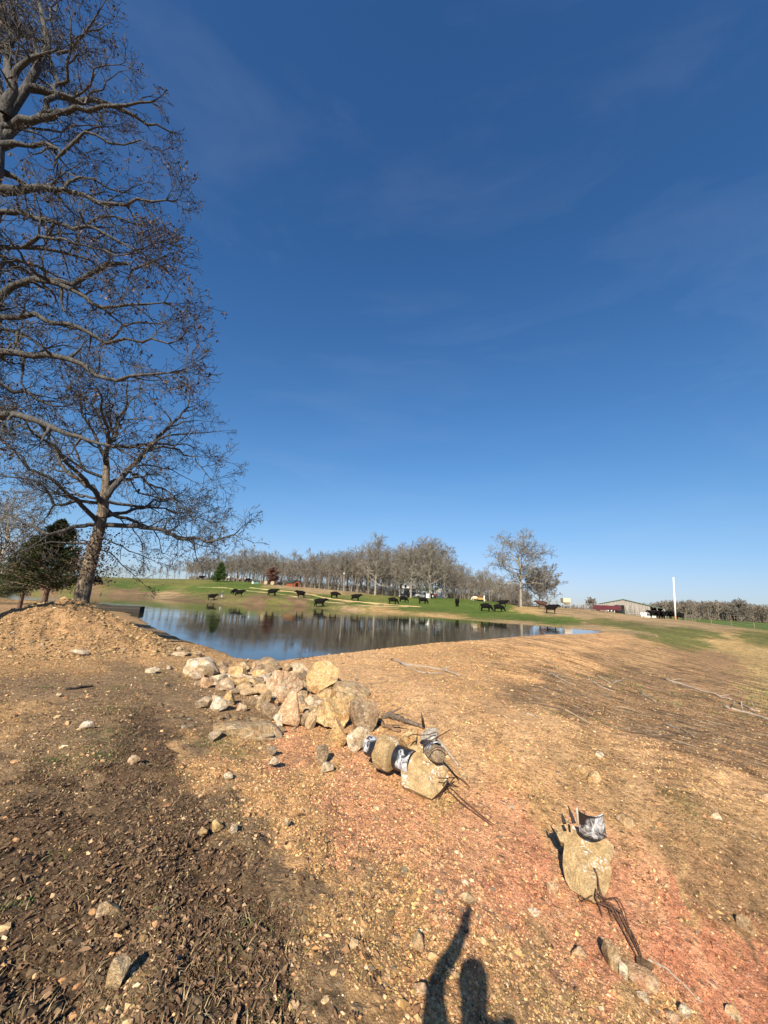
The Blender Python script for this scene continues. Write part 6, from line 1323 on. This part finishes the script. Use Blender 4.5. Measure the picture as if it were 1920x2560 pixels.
MT_ = dict(white=wall_mat('white_siding', (.68, .67, .63)), barnw=wall_mat('weathered_grey_boards', (.25, .235, .215), 1.2, .6), red=wall_mat('red_brown_boards', (.22, .075, .04), 2), green=simple('green_roof_metal', (.10, .16, .13), .5, .4, .15, 2), greenw=simple('faded_green_roof', (.3, .38, .32), .6, .3, .15, 2), pale=simple('pale_tin_roof', (.75, .66, .58), .6, .3, .06, .3),
  dark=simple('dark_opening', (.012, .012, .013), .9, .1, .2, 4), glass=simple('dark_window', (.03, .04, .05), .1, .6, .2, 4), maroon=simple('maroon_paint', (.085, .012, .02), .6, .4, .25, 3), steel=simple('galvanized_pipe', (.36, .37, .36), .5, .5, .2, 5), dgreen=simple('dark_green_paint', (.03, .05, .045), .6, .3, .3, 4),
  tan=simple('tan_tin', (.52, .43, .30), .6, .3, .18, 2), tyre=simple('tyre_rubber', (.015, .015, .015), .9, .1, .2, 9), black=simple('black_paint', (.015, .016, .018), .25, .6, .1, 5), silver=simple('silver_paint', (.5, .52, .54), .3, .6, .08, 5), wcar=simple('white_paint', (.75, .75, .74), .35, .5, .05, 5), redp=simple('red_paint', (.14, .03, .02), .45, .4, .15, 5), yellow=simple('yellow_machine_paint', (.34, .22, .05), .5, .4, .2, 5),
  conc=simple('pale_concrete', (.6, .55, .48), .9, .2, .15, 3), pole=simple('white_pole_paint', (.8, .79, .76), .6, .3, .05, 2), post=simple('fence_post_wood', (.2, .165, .13), .9, .2, .35, 7), rock=M['rock_tan'])
def gable(root, w_, l_, eave, apex, wall, roof, over=.35, th=.12, y0=0.0, x0=0.0, zb=-.6, name='wall'):
    mb = MB(); prism(mb, [(x0 - w_ / 2, zb), (x0 + w_ / 2, zb), (x0 + w_ / 2, eave), (x0, apex), (x0 - w_ / 2, eave)], y0, y0 + l_); mb.build(name, wall, root)
    rf = MB(); s_ = (apex - eave) / (w_ / 2); e = w_ / 2 + over
    for sg in (-1, 1): prism(rf, [(x0, apex + .004), (x0 + sg * e, eave - over * s_ + .004), (x0 + sg * e, eave - over * s_ + th), (x0, apex + th + .02)], y0 - over, y0 + l_ + over)
    rf.build('roof', roof, root)
def part_box(root, name, mat, c, size, rz=0): mb = MB(); mb.box(c, size, rz); return mb.build(name, mat, root)
# barn
p = F(1560, 122); B = empty('barn', p, face_yaw(p, -5)); tag(B, 'long grey weathered barn with a low green gable roof by the corral', 'barn')
gable(B, 13.4, 15, 2.75, 4.35, MT_['barnw'], MT_['green'], .3, .16)
part_box(B, 'door_opening', MT_['dark'], (-1.2, -.02, 1.3), (2.6, .06, 2.6)); part_box(B, 'sliding_door', MT_['barnw'], (3.2, -.09, 1.35), (2.8, .1, 2.7))
for x_ in (-5.4, -3.6): part_box(B, 'window', MT_['dark'], (x_, -.02, 1.7), (.7, .05, .7))
mb = MB(); prism(mb, [(6.75, 2.62), (10.2, 2.05), (10.2, 2.17), (6.75, 2.76)], 0, 13); mb.build('lean_to_roof', MT_['green'], B)
for k in range(4): part_box(B, 'post', MT_['barnw'], (10.05, .2 + 4.1 * k, .8), (.2, .2, 2.7))
part_box(B, 'post', MT_['barnw'], (8.4, .2, .9), (.18, .18, 3.0)); part_box(B, 'back_wall', MT_['dark'], (8.45, 8, .9), (3.3, .1, 2.6)); mb = MB(); mb.tube([(8.4, .18, .3), (10.0, .18, 1.9)], .07, 5); mb.build('brace', MT_['barnw'], B)
# house
p = F(1022, 141); H_ = empty('house', p, face_yaw(p, 6)); tag(H_, 'white two-storey farmhouse with a porch seen between the bare trunks', 'house')
gable(H_, 5.2, 8, 4.3, 5.9, MT_['white'], MT_['greenw'], .45, .15); 
for x_ in (-2.3, 0, 2.3): part_box(H_, 'porch_column', MT_['white'], (x_, -2.3, 1.0), (.28, .28, 3.4))
part_box(H_, 'porch_roof', MT_['greenw'], (0, -1.3, 2.78), (5.6, 2.7, .16)); part_box(H_, 'door', MT_['dark'], (0, -.03, 1.05), (1.0, .08, 2.1))
for x_, z_ in ((-1.6, 1.4), (1.6, 1.4), (-1.3, 3.6), (1.3, 3.6)): f = part_box(H_, 'window', MT_['wcar'], (x_, -.03, z_), (1.0, .08, 1.25)); mb = MB(); mb.box((x_, -.08, z_), (.8, .04, 1.05)); mb.build('pane', MT_['glass'], f)
gable(H_, 4.4, 9, 2.6, 3.9, MT_['white'], MT_['greenw'], .4, .14, 1.0, 11.6, name='garage_wall'); mb = MB(); prism(mb, [(2.65, -.6), (9.35, -.6), (9.35, 2.6), (2.65, 2.6)], 1.2, 7); mb.build('wing_wall', MT_['white'], H_)
mb = MB(); V = [(2.62, .8, 2.58), (9.38, .8, 2.58), (9.38, 4.1, 3.9), (2.62, 4.1, 3.9), (2.62, 7.4, 2.58), (9.38, 7.4, 2.58)]; V += [(a, b, c + .14) for a, b, c in V]; mb.add(V, Q=[[0, 1, 2, 3], [3, 2, 5, 4], [7, 6, 9, 8], [8, 9, 10, 11], [0, 6, 7, 1], [4, 5, 11, 10]], T=[]); mb.build('wing_roof', MT_['greenw'], H_)
for x_ in (4.0, 5.8, 7.8): f = part_box(H_, 'window', MT_['wcar'], (x_, 1.17, 1.4), (1.0, .08, 1.1)); mb = MB(); mb.box((x_, 1.12, 1.4), (.8, .04, .9)); mb.build('pane', MT_['glass'], f)
part_box(H_, 'garage_door', MT_['silver'], (11.6, .97, 1.1), (2.6, .08, 2.2))
# pale long building on the skyline
p = F(584, 205); z_top = at_depth(592, 1444, 205)[2]; Pb = empty('pale_building', (p[0], p[1], z_top - 4.2), face_yaw(p, 82)); tag(Pb, 'long low building with a pale roof on the skyline right of the round cedar', 'building')
gable(Pb, 8, 12.5, 2.4, 4.2, MT_['pale'], MT_['pale'], .3, .15, -6.2)
# red shed
p = F(739, 152); z0_ = at_depth(739, 1466.5, 152)[2]; Rs = empty('shed', (p[0], p[1], z0_), face_yaw(p, 30)); tag(Rs, 'small red-brown shed with a dark green roof at the woods\' edge', 'shed'); gable(Rs, 3.6, 4.6, 1.5, 2.5, MT_['red'], MT_['dgreen'], .35, .12); part_box(Rs, 'door_opening', MT_['dark'], (.2, -.02, .7), (1.2, .05, 1.4))
# feed hopper
p = F(1414, 118); z0_ = at_depth(1414, 1519.5, 118)[2]; Hp = empty('feed_hopper', (p[0], p[1], min(z0_, p[2] + .3)), face_yaw(p, 24)); tag(Hp, 'tan gravity feed hopper on legs against the sky left of the barn', 'hopper')
mb = MB(); mb.box((0, 0, 2.25), (2.1, 2.0, 1.15)); mb.build('bin', MT_['tan'], Hp); mb = MB(); V = [(-1.05, -1, 1.68), (1.05, -1, 1.68), (1.05, 1, 1.68), (-1.05, 1, 1.68), (.2, -.25, .85), (.8, -.25, .85), (.8, .25, .85), (.2, .25, .85)]; mb.add(V, Q=[[0, 1, 5, 4], [1, 2, 6, 5], [2, 3, 7, 6], [3, 0, 4, 7], [4, 5, 6, 7]]); mb.build('funnel', MT_['tan'], Hp)
for sx in (-1, 1):
    for sy in (-1, 1): part_box(Hp, 'leg', MT_['steel'], (sx * .98, sy * .92, .75), (.1, .1, 1.86))
# gates and panels
def gate(px, dep, w_, h_, mat, label, yaw=0, bars=5, ups=3, name='gate', z0=.12, r=.03):
    p = F(px, dep); g_ = empty(name, p, face_yaw(p, yaw)); tag(g_, label, 'gate' if name == 'gate' else 'panel')
    for x_ in (-w_ / 2, w_ / 2): mb = MB(); mb.tube([(x_, 0, -.2), (x_, 0, h_ + .08)], r * 1.6, 6); mb.build('post', mat, g_)
    for i in range(bars): z_ = z0 + (h_ - z0) * i / (bars - 1); mb = MB(); mb.tube([(-w_ / 2, 0, z_), (w_ / 2, 0, z_)], r, 5); mb.build('bar', mat, g_)
    for i in range(1, ups): x_ = -w_ / 2 + w_ * i / ups; mb = MB(); mb.tube([(x_, 0, z0), (x_, 0, h_)], r * .8, 5); mb.build('brace', mat, g_)
    return g_
gate(1375, 108, 3.6, 1.6, MT_['post'], 'dark stock panel behind the reddish cow by the round bare tree'); gate(1451, 126, 3.2, 1.8, MT_['steel'], 'grey stock panel left of the maroon trailer'); gate(1475, 124, 3.0, 1.9, MT_['steel'], 'grey stock panel touching the maroon trailer\'s left end', 10)
gate(1494, 102, 2.8, 1.3, MT_['maroon'], 'maroon tube gate in front of the trailer\'s left end', 5); gate(1449, 110, 3.4, 1.1, MT_['maroon'], 'low maroon rail on the bare dirt left of the maroon gate', 0, 3); gate(1508, 98, 1.6, 1.5, MT_['maroon'], 'small maroon gate standing on the bare dirt nearest the pasture', -12)
gate(1555, 112, 1.8, 1.9, MT_['dgreen'], 'tall dark green panel before the barn door', 15); gate(1571, 109, 2.8, 1.3, MT_['dgreen'], 'dark green panel in front of the barn\'s sliding door', -6, 4); gate(1588, 93, 3.2, .9, MT_['post'], 'low brown rail fence left of the white trough', 3, 2, 2)
gate(1622, 104, 4.2, 1.7, MT_['post'], 'brown rail panel behind the bunched cattle', 4, 5, 4); gate(1668, 103, 4.6, 1.7, MT_['post'], 'brown rail panel behind the white pole', 0, 5, 4); gate(1712, 100, 3.6, 1.3, MT_['post'], 'brown rail panel right of the bunched cattle', -5, 4, 3)
# maroon trailer
p = F(1518, 110); T_ = empty('stock_trailer', p, face_yaw(p, -7)); tag(T_, 'long maroon livestock trailer parked in front of the barn', 'trailer')
mb = MB(); 
for z_ in (.75, 1.15, 1.55): mb.box((0, -.9, z_), (6.6, .05, .34))
for k in range(7): mb.box((-3.2 + k * 1.066, -.95, 1.15), (.1, .05, 1.2))
mb.build('side_panel', MT_['maroon'], T_); part_box(T_, 'bed', MT_['black'], (0, 0, .55), (6.7, 1.85, .12)); part_box(T_, 'side_panel', MT_['maroon'], (0, .92, 1.15), (6.6, .06, 1.2)); part_box(T_, 'tailgate', MT_['maroon'], (3.33, 0, 1.15), (.06, 1.8, 1.2)); part_box(T_, 'nose', MT_['maroon'], (-3.33, 0, 1.15), (.06, 1.8, 1.2))
for x0_ in (-2.4, 1.4):
    mb = MB(); mb.tube([(x0_ - .6, -.9, 1.75), (x0_ - .6, -.9, 2.45), (x0_ + 1.6, -.9, 2.45), (x0_ + 1.6, -.9, 1.75)], .04, 5); mb.build('rail', MT_['steel'], T_)
def wheel(root, x, y, r, w_=.22): mb = MB(); mb.tube([(x, y - w_ / 2, r), (x, y + w_ / 2, r)], r, 18); wl = mb.build('wheel', MT_['tyre'], root); mb = MB(); mb.tube([(x, y - w_ / 2 - .01, r), (x, y + w_ / 2 + .01, r)], r * .55, 12); mb.build('rim', MT_['silver'], wl)
for x_ in (.3, 1.1): wheel(T_, x_, -1.0, .36); wheel(T_, x_, 1.0, .36)
# vehicles by the house
def car(px, dep, paint, label, yaw, kind='car'):
    p = F(px, dep); c = empty('parked_car' if kind != 'pickup' else 'pickup_truck', p, face_yaw(p, yaw)); tag(c, label, 'car' if kind != 'pickup' else 'pickup')
    if kind == 'car': body = [(-2.2, .35), (2.2, .35), (2.25, .75), (1.3, .95), (-2.1, 1.0), (-2.25, .7)]; cab = [(-1.9, .99), (.95, .95), (.3, 1.42), (-1.4, 1.45)]
    elif kind == 'suv': body = [(-2.3, .4), (2.3, .4), (2.35, .85), (1.5, 1.1), (-2.3, 1.12)]; cab = [(-2.25, 1.1), (1.2, 1.08), (.6, 1.72), (-2.1, 1.75)]
    else: body = [(-2.7, .5), (2.7, .5), (2.75, 1.0), (1.6, 1.12), (-2.7, 1.12)]; cab = [(-.7, 1.1), (1.4, 1.08), (.8, 1.8), (-.5, 1.82)]
    mb = MB(); prism(mb, body, -.92, .92); mb.build('body', paint, c); mb = MB(); prism(mb, cab, -.82, .82); mb.build('windows', MT_['glass'], c); mb = MB(); mb.box(((cab[2][0] + cab[3][0]) / 2, 0, cab[2][1] + .03), (abs(cab[2][0] - cab[3][0]) + .1, 1.6, .06)); mb.build('roof', paint, c)
    for x_ in (-1.4, 1.45):
        for y_ in (-.86, .86): wheel(c, x_, y_, .36)
    for y_ in (-.65, .65): part_box(c, 'headlight', MT_['wcar'], (body[2][0] + .0, y_, .72), (.06, .3, .15))
car(1017, 133, MT_['black'], 'black vehicle parked left of the silver one in front of the house', 165, 'suv'); car(1036, 134, MT_['silver'], 'silver pickup parked between the oak trunks by the house', 190, 'pickup'); car(1054, 132, MT_['wcar'], 'low white car parked left of the white board', 10, 'car')
p = F(1083, 128); c = empty('tractor', p, face_yaw(p, 20)); tag(c, 'small red tractor beside the stout oak by the house', 'tractor'); part_box(c, 'hood', MT_['redp'], (.55, 0, 1.0), (1.3, .6, .6)); part_box(c, 'seat', MT_['black'], (-.5, 0, 1.15), (.45, .5, .5)); part_box(c, 'fender', MT_['redp'], (-.55, .62, 1.15), (1.0, .3, .12)); part_box(c, 'fender', MT_['redp'], (-.55, -.62, 1.15), (1.0, .3, .12))
for y_ in (-.7, .7): wheel(c, -.6, y_, .62, .3); wheel(c, .95, y_, .36, .2)
p = F(1069, 118.5); c = empty('board', p, face_yaw(p, 0)); tag(c, 'upright white board standing left of the stout flared oak', 'board'); part_box(c, 'panel', MT_['wcar'], (0, 0, .95), (.85, .06, 1.25)); part_box(c, 'leg', MT_['post'], (-.36, .06, .2), (.07, .07, .9)); part_box(c, 'leg', MT_['post'], (.36, .06, .2), (.07, .07, .9))
p = F(1201, 113); c = empty('digger', p, face_yaw(p, 10)); tag(c, 'yellow and rust-brown digger at the edge of the woods behind the cream calf', 'digger'); part_box(c, 'track', MT_['tyre'], (0, -.6, .22), (1.9, .3, .42)); part_box(c, 'track', MT_['tyre'], (0, .6, .22), (1.9, .3, .42)); part_box(c, 'body', MT_['yellow'], (0, 0, .72), (1.7, 1.3, .5)); part_box(c, 'cab', M['rust'], (-.2, 0, 1.35), (.9, 1.0, .85))
mb = MB(); mb.tube([(.4, 0, .9), (.9, -.1, 1.9), (-.1, -.1, 2.3)], .09, 6); mb.build('boom', M['rust'], c); part_box(c, 'bucket', MT_['yellow'], (1.2, -.3, .35), (.5, .9, .4))
p = F(1210.5, 112); tag(tube_thing('marker_post', [p - np.array([0, 0, .2]), p + np.array([0, 0, 1.75])], .13, MT_['pole'], None, None, 8), 'white post right of the yellow digger', 'post')
# poles
p = F(1686, 86.5); c = empty('utility_pole', p, 0); tag(c, 'tall plain white pole standing among the bunched cattle', 'pole'); c.rotation_euler = (0, rad(3.8), 0); mb = MB(); mb.tube([(0, 0, .7), (0, 0, 4), (0, 0, 9.3)], [.16, .145, .12], 14); mb.build('shaft', MT_['pole'], c, True); mb = MB(); mb.tube([(0, 0, -.3), (0, 0, .72)], .165, 14); mb.build('base', simple('rust_stained_paint', (.42, .2, .11), .8, .2, .4, 4), c, True); mb = MB(); mb.tube([(0, 0, 9.3), (0, 0, 9.42)], .1, 10); mb.build('cap', M['rust'], c)
p = F(857, 128); c = empty('lamp_pole', p, 0); tag(c, 'thin grey wooden pole with a lamp near its top before the woods', 'lamp pole'); mb = MB(); mb.tube([(0, 0, -.3), (0, 0, 7.2)], [.14, .1], 8); mb.build('shaft', M['bark_pale'], c); mb = MB(); mb.tube([(0, -.05, 6.3), (0, -.5, 6.45)], .03, 5); mb.build('arm', MT_['steel'], c); mb = MB(); mb.tube([(0, -.5, 6.15), (0, -.5, 6.3), (0, -.5, 6.5)], [.22, .24, .08], 10); mb.build('lamp', MT_['wcar'], c)
# bales, tanks, troughs
for px, lab in ((663, 'left of two grey round hay bales by the russet cedar'), (680, 'right of two grey round hay bales by the russet cedar')):
    p = F(px, 152, .7); mb = MB(); mb.tube([(-.6, 0, 0), (-.55, 0, 0), (.55, 0, 0), (.6, 0, 0)], [.66, .74, .74, .66], 22); o = mb.build('round_bale', simple('old_hay', (.32, .26, .18), .95, .1, .3, 9), None, False, p); o.rotation_euler = (0, 0, face_yaw(p, 70)); tag(o, lab, 'bale')
p = F(635, 150); c = empty('water_trough', p, face_yaw(p, 10)); tag(c, 'green trough with a white end on the far pasture', 'trough'); part_box(c, 'basin', simple('green_plastic', (.1, .2, .15), .6), (.4, 0, .35), (2.0, .9, .7)); part_box(c, 'end', MT_['wcar'], (-.85, 0, .4), (.5, .8, .8))
for px, lab in ((1603, 'left white barrel beside the barn\'s open lean-to'), (1611, 'right white barrel beside the barn\'s open lean-to')):
    p = F(px, 103); mb = MB(); mb.tube([(0, 0, 0), (0, 0, .05), (0, 0, .95), (0, 0, 1.0)], [.34, .38, .38, .3], 16); tag(mb.build('barrel', MT_['wcar'], None, True, p), lab, 'barrel')
p = F(1619, 92.5); mb = MB(); mb.box((0, 0, .12), (2.9, .5, .42)); mb.box((0, -.2, .36), (2.9, .1, .08)); mb.box((0, .2, .36), (2.9, .1, .08)); o = mb.build('feed_bunk', MT_['conc'], None, False, p); o.rotation_euler = (0, 0, face_yaw(p, 6)); tag(o, 'low pale concrete feed bunk in front of the bunched cattle', 'bunk')
p = F(1627, 95); mb = MB(); mb.tube([(0, 0, .05), (0, 0, .75)], [.9, .95], 20); tag(mb.build('stock_tank', MT_['dgreen'], None, True, p), 'dark round stock tank behind the concrete feed bunk', 'tank')
# fences
def fence(name, pts, label, h=1.15, r=.05, wires=4, mat=None, wr=.008):
    c = empty(name, pts[0]); o_ = np.array(pts[0]); tag(c, label, 'fence'); Pt = [np.array(q) - o_ for q in pts]
    for q in Pt: mb = MB(); mb.tube([q - np.array([0, 0, .25]), q + np.array([0, 0, h])], r, 6); mb.build('post', mat or MT_['post'], c)
    for k in range(wires): z_ = .25 + (h - .3) * k / max(1, wires - 1); mb = MB(); mb.prisms([(*(a + np.array([0, 0, z_])), wr, *(b + np.array([0, 0, z_])), wr) for a, b in zip(Pt[:-1], Pt[1:])], 3); mb.build('wire', MT_['steel'], c)
fence('wire_fence', [ground_at(a, b) for a, b in ((1714, 1552), (1731, 1554), (1749, 1553), (1779, 1563), (1829, 1569), (1887, 1576), (1955, 1586))], 'wire fence with dark posts across the green field at the far right', 1.25, .06)
fence('wire_fence', [F(px, float(np.interp(px, [440, 600, 750, 850, 950, 1100, 1200, 1320], [178, 172, 163, 152, 146, 142, 137, 128])) - 3.5) for px in range(460, 1000, 13)], 'long post fence along the left foot of the woods', 1.2, .07)
fence('wire_fence', [F(px, float(np.interp(px, [1100, 1200, 1320], [138, 128, 116]))) for px in range(1118, 1300, 11)], 'post fence along the lower right edge of the woods', 1.2, .08)
fence('wire_fence', [F(px, 168) for px in range(236, 460, 16)], 'thin post fence on the field top seen under the mid oak', 1.2, .06)
fence('wire_fence', [ground_at(px, 1478 + (px - 740) * .055) for px in range(745, 1010, 44)], 'sparse electric fence of thin posts across the middle pasture', .9, .025, 2)
# floating dock by the left shore
p = at_z(300, 1530, WZ); c = empty('floating_dock', p, face_yaw(p, -14)); tag(c, 'dark weathered wooden dock floating beyond the dirt heap', 'dock')
for k in range(16): pass
mb = MB()
for k in range(15): mb.box((-1.8 + k * .25, .3, .55), (.235, 1.9, .05), a=.3)
mb.build('deck', simple('dock_boards', (.055, .047, .04), .9, .1, .5, 9), c); mb = MB()
for k in range(4): mb.box((-.05, -.64, .08 + k * .14), (3.7, .05, .125))
mb.build('side_boards', simple('dock_side', (.05, .044, .037), .9, .1, .5, 12), c); part_box(c, 'end_panel', simple('dock_end', (.02, .018, .016), .9), (1.82, .3, .22), (.05, 1.85, .62)); part_box(c, 'float', MT_['tyre'], (0, .3, .05), (3.4, 1.7, .5))
